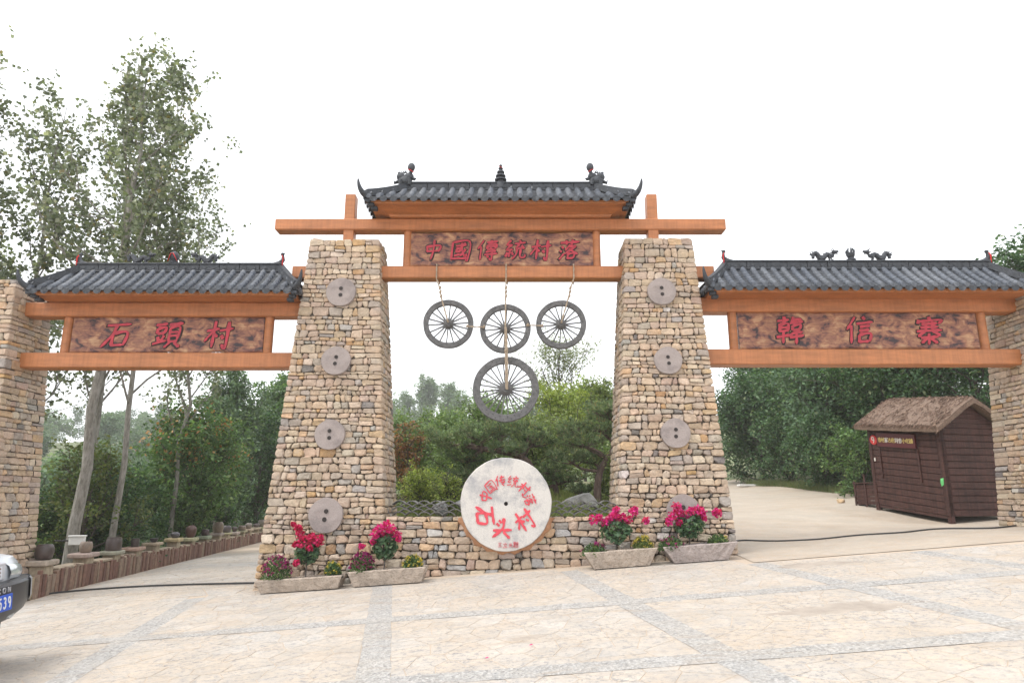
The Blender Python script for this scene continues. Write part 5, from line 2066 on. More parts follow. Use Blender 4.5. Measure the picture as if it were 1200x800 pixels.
JS = [('pot', .155, .27, (.075, .055, .05), "squat dark jar nearest the left outer pillar"), ('pot', .125, .22, (.26, .20, .155), "small unglazed tan jar beside the tree box"), ('drum', .17, .29, (.10, .075, .07), "broad dark jar streaked white, third along the wall"),
      ('drum', .095, .20, (.07, .05, .045), "narrow dark cylinder jar, fourth along the wall"), ('bowl', .11, .11, (.05, .04, .045), "low dark bowl-like jar, fifth along the wall"), ('jug', .13, .17, (.10, .095, .11), "bluish grey round jar, sixth along the wall"),
      ('jug', .17, .37, (.11, .05, .04), "tall glossy reddish brown jar, seventh along the wall"), ('pot', .13, .20, (.09, .055, .06), "small plum-brown jar right of the tall brown one"), ('pot', .19, .38, (.22, .165, .125), "big tan jar on a thick slab, ninth along the wall"),
      ('pot', .17, .25, (.12, .10, .105), "grey-brown jar just behind the big tan one"), ('jug', .11, .2, (.10, .075, .07), "small dark round jar, eleventh along the wall"), ('pot', .16, .2, (.25, .19, .15), "low tan jar, twelfth along the wall"),
      ('jug', .15, .25, (.26, .22, .185), "pale stoneware jar, thirteenth along the wall"), ('jug', .15, .18, (.12, .09, .09), "low dark jar, fourteenth along the wall"), ('pot', .2, .33, (.24, .2, .17), "pale jar farthest along the wall, by the left tall pillar")]
for (cx_, cy_, cz_), (k, r, h, c, lb) in zip(CAPS, JS):
    r, h, c = r * .9, h * .9, tuple(v * .8 for v in c)
    b = MB()
    b.lathe([(r * a, h * t) for a, t in JAR[k]], 20, col=c)
    o = b.build("ceramic_jar", M_JAR, None, smooth=50, loc=(cx_, cy_, cz_ + .002))
    tag(o, lb, "jar", "ceramic jars on the lane wall")

# ---------------------------------------------------------------- kiosk
def kiosk():
    rng = random.Random(55)
    B = Vector((8.58, 16.5, gz(8.58, 16.5) + .02))
    root = thing("thatched_kiosk", "small dark brown boarded kiosk with a thatched gable roof by the concrete road", "kiosk", B, (0, 0, math.atan2(-.975, .224)))
    W, Dp, zb, zt = 2.05, 1.60, .12, 1.95
    sl = -.119                                # it follows the fall of the road
    sh = Matrix(((1, 0, 0, 0), (0, 1, 0, 0), (sl, 0, 1, 0), (0, 0, 0, 1)))
    def part(nm, boxes, mat=M_BROWN, parent=root, bev=.009, col=None):
        b = MB()
        for q in boxes:
            b.box(*q, bev, M=sh, col=col)
        return b.build(nm, mat, parent)
    part("body", [(.02, W - .02, .02, Dp - .02, zb + .01, zt)])
    for (x, y) in ((.03, .03), (W - .03, .03), (W - .03, Dp - .03), (.03, Dp - .03)):
        zlo = gz(*(root.matrix_basis @ Vector((x, y, 0))).xy) - B.z - sl * x - .01
        part("leg", [(x - .05, x + .05, y - .05, y + .05, zlo, zt - .01)])
    nb = 13
    h = (zt - zb) / nb
    for i in range(nb):
        a = zb + i * h
        t = rng.uniform(0, .004)
        part("plank", [(.085, W - .085, -.012 - t, .03, a + .006, a + h - .006)])
        part("plank", [(W - .03, W + .012 + t, .085, Dp - .085, a + .006, a + h - .006)])
    part("skirt_board", [(0.09, W - .09, -.006, .02, zb - .06, zb)])
    # serving shutter rails on the front
    part("rail", [(.30, .345, -.045, -.013, .75, 1.47)])
    part("rail", [(1.42, 1.465, -.045, -.013, .75, 1.47)])
    part("corner_board", [(W - .078, W + .02, -.03, .07, zb, zt)])
    part("corner_board", [(-.02, .075, -.03, .07, zb, zt)])
    part("corner_board", [(W - .05, W + .02, Dp - .078, Dp + .02, zb, zt)])
    # gable boards under the thatch
    rise = .52
    for i in range(5):
        z0, z1 = zt + rise * i / 5, zt + rise * (i + 1) / 5
        for xg in (W, 0.0):
            b = MB()
            f0, f1 = 1 - i / 5, 1 - (i + 1) / 5
            ym = Dp / 2
            x0, x1 = (xg - .02, xg + .008) if xg else (-.008, .02)
            vs_ = [(x, ym + s * f * ym, z) for x in (x0, x1) for (s, f, z) in ((-1, f0, z0 + .003), (1, f0, z0 + .003), (1, f1, z1 - .003), (-1, f1, z1 - .003))]
            b.add([tuple(sh @ Vector(v)) for v in vs_], [(3, 2, 1, 0), (4, 5, 6, 7), (0, 1, 5, 4), (1, 2, 6, 5), (2, 3, 7, 6), (3, 0, 4, 7)])
            b.build("plank", M_BROWN, root)
    # thatch: thick rounded layer and loose straw over it
    b = MB()
    ov, ovx = .22, .2
    n = 10
    th = .13
    prof = []
    for i in range(n + 1):
        t = -1 + 2 * i / n
        y = Dp / 2 + t * (Dp / 2 + ov)
        z = zt + rise * 1.02 - abs(t) * (rise * (1 + ov / (Dp / 2))) + .05
        if abs(t) < .05:
            z -= .02
        prof.append((y, z))
    nx = 16
    vs_, fs_ = [], []
    for k in range(nx + 1):
        x = -ovx + (W + 2 * ovx) * k / nx
        e = .03 if k in (0, nx) else 0
        top = [(y, z + th + rng.uniform(-.012, .012) - e) for y, z in prof]
        bot = [(y + (.02 if y > Dp / 2 else -.0), z - .02 + rng.uniform(-.008, .008) + e * .3) for y, z in reversed(prof)]
        for (y, z) in top + bot:
            vs_.append(tuple(sh @ Vector((x + rng.uniform(-.01, .01), y, z))))
    m = 2 * (n + 1)
    for k in range(nx):
        for i in range(m):
            a, c = k * m + i, k * m + (i + 1) % m
            fs_.append((a, a + m, c + m, c))
    fs_.append(tuple(reversed(range(m))))
    fs_.append(tuple(nx * m + i for i in range(m)))
    b.add(vs_, [tuple(reversed(f)) for f in fs_], 0, (.20, .14, .105))
    thatch = b.build("thatched_roof", M_THATCH, root, smooth=50)
    rg = np.random.default_rng(5)
    N = 15000
    x = rg.uniform(-ovx, W + ovx, N)
    t = rg.uniform(-1, 1, N)
    y = Dp / 2 + t * (Dp / 2 + ov)
    z = zt + rise * 1.02 - np.abs(t) * (rise * (1 + ov / (Dp / 2))) + .05 + th - .01 + rg.normal(0, .012, N) + sl * x
    edge = (x < -ovx + .06) | (x > W + ovx - .06)
    z[edge] -= rg.uniform(0, .12, edge.sum())
    sg = np.sign(t)
    dr = np.stack([rg.normal(0, .3, N), sg * .8, np.full(N, -.72)], 1) + rg.normal(0, .2, (N, 3))
    dr = unit(dr)
    Ls = rg.uniform(.07, .16, N)[:, None]
    C = np.stack([x, y, z], 1)
    sd = unit(np.cross(dr, rg.normal(size=(N, 3)))) * .008
    V = np.empty((N, 3, 3))
    V[:, 0], V[:, 1], V[:, 2] = C - sd, C + sd, C + dr * Ls
    tag(np_mesh("loose_straw", V.reshape(-1, 3), N, pal_cols(N, [(.23, .15, .11, 4), (.16, .10, .075, 3), (.33, .235, .17, 1.5), (.09, .058, .044, 2)], rg), M_THATCH, thatch, 3), kind="stuff")
    part("eave_board", [(-.12, W + .12, -.1, -.07, zt - .03, zt + .03)])
    # sign over the counter
    b = MB()
    b.box(.32, 1.44, -.075, -.02, 1.475, 1.79, .006, M=sh)
    sg_ = b.build("sign_panel", M_KSIGN, root)
    txt = "香村家古色特香小吃铺"
    for i, c in enumerate(txt):
        b = MB()
        xx = .42 + i * (.92 / 9)
        glyph(b, c, sh @ Matrix.Translation((xx, -.077, 1.635)), .115, 12, .003)
        b.build("gold_character", M_GOLD if i not in (2, 5, 6) else M_PALE, sg_)
    b = MB()
    b.lathe([(.0, -.03), (.105, -.03), (.115, -.02), (.115, -.0)], 28, (.17, -.015, 1.62), 'y', M=sh)
    nd_ = b.build("number_disc", M_KRED, root, smooth=40)
    b = MB()
    glyph(b, '9', sh @ Matrix.Translation((.17, -.047, 1.62)), .15, 13, .003, brush=False)
    b.build("number", M_PALE, nd_)
    # padlock hasp, a green tag
    part("hasp", [(.11, .15, -.028, -.012, 1.12, 1.2)], M_PALE)
    b = MB()
    b.add([tuple(sh @ Vector(p)) for p in ((W - .10, -.035, .88), (W - .02, -.036, .9), (W - .03, -.04, .76), (W - .085, -.045, .72), (W - .11, -.04, .8), (W - .06, -.055, .82))], [(0, 5, 1), (1, 5, 2), (2, 5, 3), (3, 5, 4), (4, 5, 0)])
    b.build("green_tag", M_GREEN, root)
    return root
M_KSIGN = mat_plain("dark red sign panel", (.085, .012, .015), rough=.4)
M_GOLD = mat_plain("yellow sign lettering", (.6, .47, .16), rough=.5)
M_PALE = mat_plain("pale sign lettering", (.62, .58, .52), rough=.5)
M_KRED = mat_plain("red number disc", (.55, .03, .03), rough=.4)
M_GREEN = mat_plain("green plastic tag", (.12, .5, .16), rough=.5)
kiosk()
# small boarded bin behind the kiosk
b = MB()
_b = thing("wooden_bin", "low dark brown boarded bin behind the kiosk's far corner", "bin", (8.62, 17.0, gz(8.62, 17.0)), (0, 0, math.atan2(-.975, .224)))
_b.scale = (.8, .8, .8)
for i in range(5):
    b = MB()
    b.box(-.45, .45, -.02, .02, .08 + i * .12, .08 + i * .12 + .113, .005)
    b.build("plank", M_BROWN, _b)
for x in (-.45, .0, .45):
    b = MB()
    b.box(x - .035, x + .035, -.045, -.022, -.05, .78 if x else .98, .005)
    b.build("post", M_BROWN, _b)
b = MB()
b.box(-.5, .5, -.06, .5, .70, .735, .006)
b.build("lid", M_BROWN, _b)
for x in (-.43, .43):
    b = MB()
    b.box(x - .02, x + .02, .03, .46, .0, .695, .005)
    b.build("side", M_BROWN, _b)
# stones and slab by the bushes
def boulder(name, label, loc, r, seed, mat, cat="rock"):
    rng = random.Random(seed)
    bm = bmesh.new()
    bmesh.ops.create_icosphere(bm, subdivisions=3, radius=1)
    ph = [(Vector((rng.gauss(0, 1), rng.gauss(0, 1), rng.gauss(0, 1))).normalized(), rng.uniform(.45, .85)) for _ in range(16)]
    for v in bm.verts:
        p = v.co.copy()
        for nrm, d in ph:
            e = p.dot(nrm) - d
            if e > 0:
                p -= nrm * e * .85
        v.co = Vector((p.x * r[0], p.y * r[1], p.z * r[2]))
    me = bpy.data.meshes.new(name)
    bm.to_mesh(me)
    bm.free()
    me.materials.append(mat)
    o = link(name, me)
    o.location = loc
    return tag(o, label, cat)
M_ROCK = mat_plain("weathered grey rock", (.26, .26, .255), rough=.9, var=.45, scale=4, bump=1.0, bscale=9)
M_OROCK = mat_plain("ochre field stone", (.5, .36, .22), rough=.9, var=.2, scale=6, bump=.5, bscale=30)
M_WHITE = mat_plain("white painted board", (.7, .7, .68), rough=.6, var=.06)
boulder("garden_rock", "large grey rock in the garden behind the low wall, beside the pine trunk", (1.32, 13.4, 1.36), (.44, .3, .3), 3, M_ROCK)
boulder("garden_rock", "small grey rock just left of the name stone behind the tile screen", (-.75, 12.0, 1.42), (.28, .22, .22), 4, M_ROCK)
boulder("garden_rock", "low pale rock behind the tile screen, close to the left tall pillar", (-1.25, 12.2, 1.36), (.2, .16, .16), 6, M_ROCK)
boulder("field_stone", "small ochre stone on the road edge left of the kiosk", (8.5, 18.1, gz(8.5, 18.1) + .05), (.14, .12, .09), 5, M_OROCK)
b = MB()
b.box(-.45, .45, -.2, .2, 0, .08, .02)
tag(b.build("white_board", M_WHITE, None, loc=(10.05, 29.6, gz(10.05, 29.6) + .02)), "white board lying at the foot of the bushes far up the road", "board")

# ---------------------------------------------------------------- cables, tree box
def cable(label, pts, r, name="cable", lift=0.0):
    P = catmull([Vector((x, y, gz(x, y) + r + lift)) for x, y in pts], 14)
    P = [Vector((p[0], p[1], gz(p[0], p[1]) + r + lift)) for p in P]
    b = MB()
    b.tube(P, r, 7)
    return tag(b.build(name, M_RUBBER, None, smooth='all'), label, "cable")
cable("thin black cable lying across the concrete road on the right", [(3.45, 11.55), (3.9, 11.95), (4.4, 11.75), (5.0, 11.62), (5.7, 11.75), (6.4, 11.62), (7.1, 11.75), (7.7, 11.35), (8.3, 11.5)], .012, lift=.01)
cable("thick black hose lying across the lane on the left", [(-8.05, 11.0), (-7.4, 11.9), (-6.4, 12.05), (-5.4, 11.75), (-4.6, 11.45), (-3.9, 11.2)], .015, lift=.008)

# ---------------------------------------------------------------- car at the left edge
M_SILVER = mat_plain("silver car paint", (.62, .65, .69), rough=.25, metal=.25, spec=.6)
M_BUMP = mat_plain("dark grey bumper plastic", (.035, .037, .042), rough=.4)
M_BUMP2 = mat_plain("pale grey bumper trim", (.42, .43, .46), rough=.35, metal=.3)
M_GLASSD = mat_plain("dark car glass", (.02, .022, .025), rough=.08, spec=.8)
M_LAMP = mat_plain("clear headlight lens", (.55, .58, .6), rough=.08, metal=.35, spec=.9)
M_BLUE = mat_plain("blue number plate", (.02, .09, .50), rough=.4)
M_CHROME = mat_plain("chrome", (.6, .61, .63), rough=.18, metal=1.0)
M_TYRE = mat_plain("tyre rubber", (.018, .018, .018), rough=.85, bump=.4, bscale=60)
def car():
    root = thing("silver_car", "silver off-road car with a blue number plate at the left edge", "car", (-4.475, 6.35, plane(-4.475, 6.35) + .02), (math.atan(.044), -math.atan(.07), R(5)))
    HW = .88
    def loop(z, xf, xr, hw, n=17, pw=3.2, depth=.17):
        """plan outline at height z: curved nose at xf, square tail at xr"""
        pts = []
        for i in range(n):
            t = -1 + 2 * i / (n - 1)
            y = hw * math.copysign(abs(t) ** .9, t)
            x = xf - depth * abs(t) ** pw
            pts.append((x, y, z))
        for (x, y) in ((xf - depth - .25, hw), (-1.5, hw + .01), (-3.2, hw + .01), (xr + .15, hw), (xr, hw - .15), (xr, 0), (xr, -hw + .15), (xr + .15, -hw), (-3.2, -hw - .01), (-1.5, -hw - .01), (xf - depth - .25, -hw)):
            pts.append((x, y, z))
        return pts
    def loft(name, loops, mat, parent=root, cap=True, smooth=35):
        b = MB()
        n = len(loops[0])
        vs_ = [p for l in loops for p in l]
        fs_ = []
        for i in range(len(loops) - 1):
            for k in range(n):
                a, c = i * n + k, i * n + (k + 1) % n
                fs_.append((a, c, c + n, a + n))
        if cap:
            fs_.append(tuple(reversed(range(n))))
            fs_.append(tuple((len(loops) - 1) * n + k for k in range(n)))
        b.add(vs_, fs_)
        return b.build(name, mat, parent, smooth=smooth)
    loft("body", [loop(.42, -.24, -4.6, HW - .04), loop(.60, -.18, -4.65, HW), loop(.80, -.15, -4.65, HW), loop(.90, -.16, -4.65, HW - .005), loop(.965, -.20, -4.64, HW - .03), loop(1.0, -.30, -4.62, HW - .08, depth=.18), loop(1.025, -.55, -4.62, HW - .13, depth=.15), loop(1.06, -1.0, -4.6, HW - .17, depth=.12)], M_SILVER)
    loft("bumper", [loop(.43, -.10, -.75, HW - .05, depth=.32), loop(.50, -.03, -.75, HW - .01, depth=.27), loop(.56, -.01, -.75, HW, depth=.25), loop(.60, .0, -.75, HW + .005, depth=.24), loop(.75, .0, -.75, HW + .005, depth=.24), loop(.772, -.02, -.75, HW - .005, depth=.24), loop(.775, -.08, -.75, HW - .03, depth=.24)], M_BUMP)
    # pale trim wrapping the bumper corner
    for s in (1, -1):
        b = MB()
        vs_, fs_ = [], []
        q = []
        for i in range(9):
            t = .66 + .34 * i / 8
            q.append((.0 - .24 * t ** 3.2 + .008, s * (HW + .005) * t ** .9 + s * .004))
        q += [(-.36, s * (HW + .017)), (-.55, s * (HW + .018))]
        for (x, y) in q:
            for z, o in ((.565, -.01), (.60, .006), (.752, .006), (.777, -.012)):
                vs_.append((x + o, y, z))
        for i in range(len(q) - 1):
            for k in range(3):
                a = i * 4 + k
                f = (a, a + 4, a + 5, a + 1)
                fs_.append(f if s > 0 else tuple(reversed(f)))
        b.add(vs_, fs_)
        b.build("bumper_trim", M_BUMP2, root, smooth='all')
    # grille between the lamps
    b = MB()
    b.box(-.26, -.138, -.29, .29, .80, .915, .02)
    gr = b.build("grille", M_BUMP, root)
    for z in (.83, .862, .895):
        b = MB()
        b.box(-.142, -.128, -.28, .28, z - .008, z + .008, .004)
        b.build("grille_bar", M_CHROME, gr)
    b = MB()
    for s in (-1, 1):
        b.box(-.3, -.135, s * .325 - .033, s * .325 + .033, .785, .935, .02)
    b.box(-.3, -.135, -.358, .358, .916, .945, .012)
    b.build("grille_surround", M_SILVER, root)
    for s in (1, -1):
        b = MB()
        vs_, fs_ = [], []
        for i in range(8):
            t = .46 + .51 * i / 7
            y = s * HW * t ** .9
            for z, o in ((.79, .03), (.84, .045), (.90, .025), (.955, -.05), (.985, -.12)):
                vs_.append((-.15 - .17 * t ** 3.2 + o - .012, y + s * .008 * i / 7, z - .03 * (i / 7)))
        for i in range(7):
            for k in range(4):
                a = i * 5 + k
                f = (a, a + 5, a + 6, a + 1)
                fs_.append(f if s > 0 else tuple(reversed(f)))
        b.add(vs_, fs_)
        b.build("headlight", M_LAMP, root, smooth='all')
    # cabin
    def cab(z, x0, x1, hw):
        return [(x0, -hw * .9, z), (x0 + .05, 0, z), (x0, hw * .9, z), (x0 - .25, hw, z), ((x0 + x1) / 2, hw, z), (x1 + .1, hw, z), (x1, hw * .9, z), (x1, 0, z), (x1, -hw * .9, z), (x1 + .1, -hw, z), ((x0 + x1) / 2, -hw, z), (x0 - .25, -hw, z)]
    loft("cabin", [cab(1.03, -1.25, -4.55, .80), cab(1.62, -2.0, -4.35, .66), cab(1.70, -2.25, -4.2, .58)], M_SILVER)
    loft("windows", [cab(1.10, -1.31, -4.545, .797), cab(1.57, -1.9, -4.385, .685)], M_GLASSD, cap=False)
    for (x, nm) in ((-.82, 0), (-3.65, 0)):
        for s in (-1, 1):
            b = MB()
            b.lathe([(.2, -.11), (.34, -.11), (.365, -.08), (.365, .08), (.34, .11), (.2, .11)], 28, (x, s * .80, .365), 'y')
            w = b.build("wheel", M_TYRE, root, smooth=40)
            b = MB()
            b.lathe([(.0, -.06), (.05, -.08), (.19, -.05), (.205, -.1), (.205, .1), (.19, .05), (.05, .08), (.0, .06)], 20, (x, s * .80, .365), 'y')
            b.build("rim", M_CHROME, w, smooth=40)
    b = MB()
    b.box(.006, .02, -.22, .22, .545, .685, .004)
    pl = b.build("number_plate", M_BLUE, root)
    RZ = Matrix.Rotation(R(90), 4, 'Z')
    for c, y in (('7', -.035), ('5', .04), ('3', .105), ('9', .17)):
        b = MB()
        glyph(b, c, Matrix.Translation((.0205, y, .615)) @ RZ @ Matrix.Scale(.62, 4, (1, 0, 0)), .098, 15, .001, brush=False)
        b.build("plate_character", M_WHITE, pl)
    for c, y in (('C', .045), ('O', .115), ('N', .185)):
        b = MB()
        glyph(b, c, Matrix.Translation((.004, y, .722)) @ RZ, .046, 18, .003, brush=False)
        b.build("bumper_letter", M_BUMP2, root)
    for s in (1, -1):
        b = MB()
        b.lathe([(.0, .03), (.05, .03), (.06, .015), (.06, -.02)], 16, (-.095, s * .36, .50), 'x')
        b.build("fog_lamp", M_LAMP, root, smooth=40)
        b = MB()
        b.box(-1.62, -1.48, s * .93 - .09, s * .93 + .09, 1.08, 1.22, .03)
        b.build("door_mirror", M_BUMP, root)
    return root
car()
# ---------------------------------------------------------------- trees
def lerp3(a, b, t):
    return a + (b - a) * t

def limb_pts(rng, p0, d, L, n=5, up=.15, wob=.12):
    pts = [np.array(p0, float)]
    d = np.array(d, float)
    for i in range(n):
        d = d + np.array([rng.gauss(0, wob), rng.gauss(0, wob), rng.gauss(0, wob) + up])
        d = d / np.linalg.norm(d)
        pts.append(pts[-1] + d * L / n)
    return pts

def grow(seed, H, r0, lean=(0, 0), cb=.25, n_limb=22, limb=lambda f: 1.0, elev=(25, 55), up=.12, sub=4, sublen=.42, wob=.1, top=.97, tsides=8, forks=0):
    """returns wood MB and a list of twig polylines with weights"""
    rng = random.Random(seed)
    b = MB()
    tr = [np.array([0, 0, -.3])]
    n = 10
    for i in range(1, n + 1):
        t = i / n
        tr.append(np.array([lean[0] * t + rng.gauss(0, .006 * H) * min(1, t * 2), lean[1] * t + rng.gauss(0, .006 * H) * min(1, t * 2), H * t]))
    def tp(f):
        k = min(n - 1e-6, max(0, f * n))
        i = int(k)
        return lerp3(tr[i], tr[i + 1], k - i)
    b.tube(tr, [r0 * (1.25 if i == 0 else (1 - i / n) ** .85 * 1.0 + .08) for i in range(n + 1)], tsides)
    twigs = []
    az = rng.uniform(0, 6.28)
    for k in range(n_limb):
        f = cb + (top - cb) * (k + rng.uniform(.0, .9)) / n_limb
        az += 2.4 + rng.uniform(-.4, .4)
        el = R(rng.uniform(*elev))
        L = limb(f) * rng.uniform(.75, 1.2)
        d = (math.cos(az) * math.cos(el), math.sin(az) * math.cos(el), math.sin(el))
        pts = limb_pts(rng, tp(f), d, L, 5, up, wob)
        rl = max(.008, r0 * (1 - f) * .45 + .006)
        b.tube(pts, [rl * (1 - .85 * i / 5) + .003 for i in range(6)], 5, cap=False)
        twigs.append((pts, L, .35))
        for s in range(sub):
            j = rng.uniform(1.2, 4.8)
            i = int(j)
            p = lerp3(pts[i], pts[i + 1], j - i)
            dd = pts[i + 1] - pts[i]
            dd = dd / np.linalg.norm(dd) + np.array([rng.gauss(0, .6), rng.gauss(0, .6), rng.gauss(.1, .45)])
            dd /= np.linalg.norm(dd)
            L2 = L * sublen * rng.uniform(.6, 1.2)
            p2 = limb_pts(rng, p, dd, L2, 3, up * .6, wob)
            b.tube(p2, [rl * .4 + .002, rl * .3 + .002, rl * .2 + .002, .002], 4, cap=False)
            twigs.append((p2, L2, .1))
    twigs.append(([tp(.8), tp(.9), tp(1.0)], H * .2, .1))
    return b, twigs

def leaves_on(twigs, n, size, spread, rg, aspect=.7, up=.3, pal=None, droop=0.0, clump=.5, shade=None):
    Ls = np.array([t[1] for t in twigs])
    w = Ls / Ls.sum()
    cnt = rg.multinomial(n, w)
    C, K = [], []
    for (pts, L, st), c in zip(twigs, cnt):
        if c == 0:
            continue
        P = np.array(pts)
        m = len(P) - 1
        # leaves gather in tufts along the twig
        nt = max(1, int(c * clump / 6) + 1)
        tc = rg.uniform(st, 1.0, nt)
        ti = rg.integers(0, nt, c)
        t = np.clip(tc[ti] + rg.normal(0, .04, c), st * .8, 1.03) * m
        K.append(rg.uniform(.72, 1.3, nt)[ti])
        O = rg.normal(size=(nt, 3)) * spread * .8
        i = np.clip(t.astype(int), 0, m - 1)
        q = P[i] + (P[i + 1] - P[i]) * (t - i)[:, None]
        C.append(q + O[ti] + rg.normal(size=(c, 3)) * spread * .62)
    C = np.concatenate(C)
    N = len(C)
    V = leaf_quads(C, rg.uniform(size * .7, size * 1.25, N), rg, aspect, up, dz=-droop)
    cols = np.clip(pal_cols(N, pal, rg, .12) * np.concatenate(K)[:, None], 0, .8)
    return V, cols, N

def tree(name, label, loc, wood, leaf, mat_wood=None, group=None, cat="tree", leafmat=None, extra=None, scale=1.0, rotz=0.0):
    root = thing(name, label, cat, (loc[0], loc[1], gz(loc[0], loc[1]) if len(loc) < 3 else loc[2]), (0, 0, rotz), group=group)
    root.scale = (scale, scale, scale)
    if wood is not None:
        wood.build("trunk", mat_wood or M_BARK_D, root, smooth=60)
    V, cols, N = leaf
    np_mesh("crown", V, N, cols, leafmat or M_LEAF, root)
    if extra is not None:
        V, cols, N = extra
        np_mesh("seed_pods", V, N, cols, leafmat or M_LEAF, root)
    return root

POP = [(.165, .195, .135, 4), (.12, .145, .095, 3), (.24, .265, .2, 2.4), (.32, .335, .27, 1.4), (.25, .215, .10, .3)]
def poplar(label, x, y, H, r0, seed, n, base=None, cb=.28, lm=1.0, lean=(0, 0), nl=26):
    lf = lambda f: (H * .175 * (1.15 - f) + .72) * lm
    wood, tw = grow(seed, H, r0, lean, cb, nl, lf, (35, 66), .12, 5, .5, .12)
    rg = np.random.default_rng(seed)
    leaf = leaves_on(tw, n, .105, .13, rg, .95, .0, POP, droop=.5, clump=1.1)
    return tree("poplar_tree", label, (x, y), wood, leaf, M_BARK_P, "tall sparse poplars on the left")
poplar("tall poplar with the white box on its trunk, nearest the lane wall", -8.68, 14.0, 11.6, .115, 101, 5200, cb=.36, lean=(.25, 0))
poplar("slimmer poplar just right of the one carrying the white box", -8.72, 15.4, 11.8, .07, 102, 5200, cb=.30, lean=(.3, 0))
poplar("poplar rising over the left end of the left roof", -11.6, 15.8, 13.2, .085, 103, 5600, cb=.3)
poplar("poplar at the left edge of the picture behind the outer pillar", -12.7, 14.6, 13.4, .09, 104, 5800, cb=.28)
poplar("poplar with its crown left of the tallest one, farther back", -10.2, 16.8, 13.6, .08, 105, 5000, cb=.3)
poplar("distant poplar of the left group, showing right of the slim one", -9.9, 20.5, 11.5, .07, 107, 3000, cb=.3)

# generic rounded trees -------------------------------------------------
MID = [(0.105, 0.184, 0.070, 4), (0.149, 0.245, 0.088, 3), (0.079, 0.140, 0.061, 3), (0.228, 0.298, 0.123, 1)]
DARK = [(0.052, 0.106, 0.048, 4), (0.077, 0.145, 0.058, 3), (0.039, 0.081, 0.042, 3), (0.138, 0.201, 0.097, 1)]
PALEG = [(0.203, 0.257, 0.095, 4), (0.257, 0.297, 0.115, 3), (0.149, 0.203, 0.074, 3)]
MIDL = [(.16, .235, .10, 4), (.21, .29, .12, 3), (.12, .18, .08, 3), (.28, .33, .15, 1)]
GREYL = [(.19, .26, .18, 4), (.24, .31, .22, 3), (.15, .21, .14, 3)]
GREYG = [(0.128, 0.196, 0.119, 4), (0.170, 0.238, 0.145, 3), (0.093, 0.153, 0.093, 3)]
LIME = [(0.275, 0.338, 0.088, 4), (0.350, 0.388, 0.112, 3), (0.200, 0.263, 0.069, 3)]
RUST = [(0.288, 0.132, 0.072, 4), (0.204, 0.108, 0.060, 3), (0.240, 0.180, 0.084, 2)]

def broad(name, label, x, y, H, R_, seed, n, size, pal, cb=.2, group=None, z=None, mat=None, spread=None, elev=(5, 55), nl=26, droop=.2, extra=None, r0=None, cat="tree", up=.1, sub=5, asp=.62, clump=.22):
    lf = lambda f: R_ * (math.sin(math.pi * min(1, max(.12, (f - cb) / (1.02 - cb)) ** .75)) * .8 + .28)
    wood, tw = grow(seed, H, r0 or H * .018, (0, 0), cb, nl, lf, elev, up, sub, .5, .16)
    rg = np.random.default_rng(seed)
    leaf = leaves_on(tw, n, size, spread or R_ * .115, rg, asp, .8, pal, droop, clump)
    ex = None
    if extra:
        ex = leaves_on(tw[-len(tw) // 2:], extra[0], extra[1], R_ * .12, rg, .7, .3, extra[2], 0, .9)
    return tree(name, label, (x, y) if z is None else (x, y, z), wood, leaf, mat or M_BARK_D, group, cat, None, ex)

# left: behind the lane wall
LG = "trees and shrubs beyond the lane wall"
broad("golden_rain_tree", "green tree with orange seed pods beyond the lane wall", -9.9, 21.5, 3.8, 1.8, 201, 15000, .13, MID, .12, LG, extra=(900, .12, [(.42, .22, .10, 3), (.36, .17, .08, 2), (.45, .28, .15, 1)]), nl=30)
broad("shrub", "dark shrub behind the lane wall, right of the poplar with the box", -9.9, 16.6, 2.9, 1.5, 202, 10000, .10, DARK, .05, LG, cat="shrub")
broad("shrub", "yellowish green shrub between the two nearest poplar trunks", -9.3, 15.4, 3.2, 1.2, 203, 5000, .09, [(.10, .14, .05, 3), (.15, .17, .06, 2)], .05, LG, cat="shrub")
broad("shrub", "dark shrub behind the lane wall beside the left outer pillar", -11.0, 15.2, 2.6, 1.5, 204, 11000, .10, MID, .05, LG, cat="shrub")
broad("shrub", "dark dense shrub under the golden tree's left side", -11.0, 19.0, 2.9, 1.7, 205, 12000, .11, DARK, .04, LG, cat="shrub")
broad("shrub", "dark shrub beyond the far half of the lane wall", -11.7, 25.5, 4.4, 2.1, 206, 12000, .13, DARK, .05, LG, cat="shrub")
broad("shade_tree", "tall dark green tree standing behind the golden rain tree", -12.2, 29.5, 7.6, 1.9, 207, 17000, .16, GREYG, .15, LG, elev=(25, 65))
broad("shade_tree", "tall tree against the left tall pillar's edge, far down the lane", -12.2, 37.0, 8.0, 2.3, 208, 16000, .18, MID, .12, LG, elev=(20, 60))
broad("shade_tree", "dense green tree far down the lane beside the left tall pillar", -11.8, 32.5, 5.6, 2.2, 209, 14000, .15, DARK, .06, LG)
broad("shade_tree", "grey green tree behind the poplar with the box", -15.6, 27.0, 4.2, 2.2, 210, 14000, .16, GREYG, .1, LG)
broad("shade_tree", "bushy tree behind the left outer pillar", -18.5, 25.0, 4.4, 2.4, 211, 14000, .17, MID, .1, LG)
broad("shade_tree", "slender far tree seen through the left span, right of centre", -17.2, 44.0, 8.0, 2.0, 212, 9000, .2, GREYG, .2, LG, elev=(35, 70))
broad("shade_tree", "far tree closing the end of the lane", -10.0, 41.0, 6.5, 2.8, 213, 13000, .19, DARK, .05, LG)
broad("shade_tree", "feathery tall poplar-like tree just left of the left tall pillar", -13.8, 41.0, 9.5, 1.4, 214, 6000, .2, GREYG, .25, LG, elev=(45, 75))

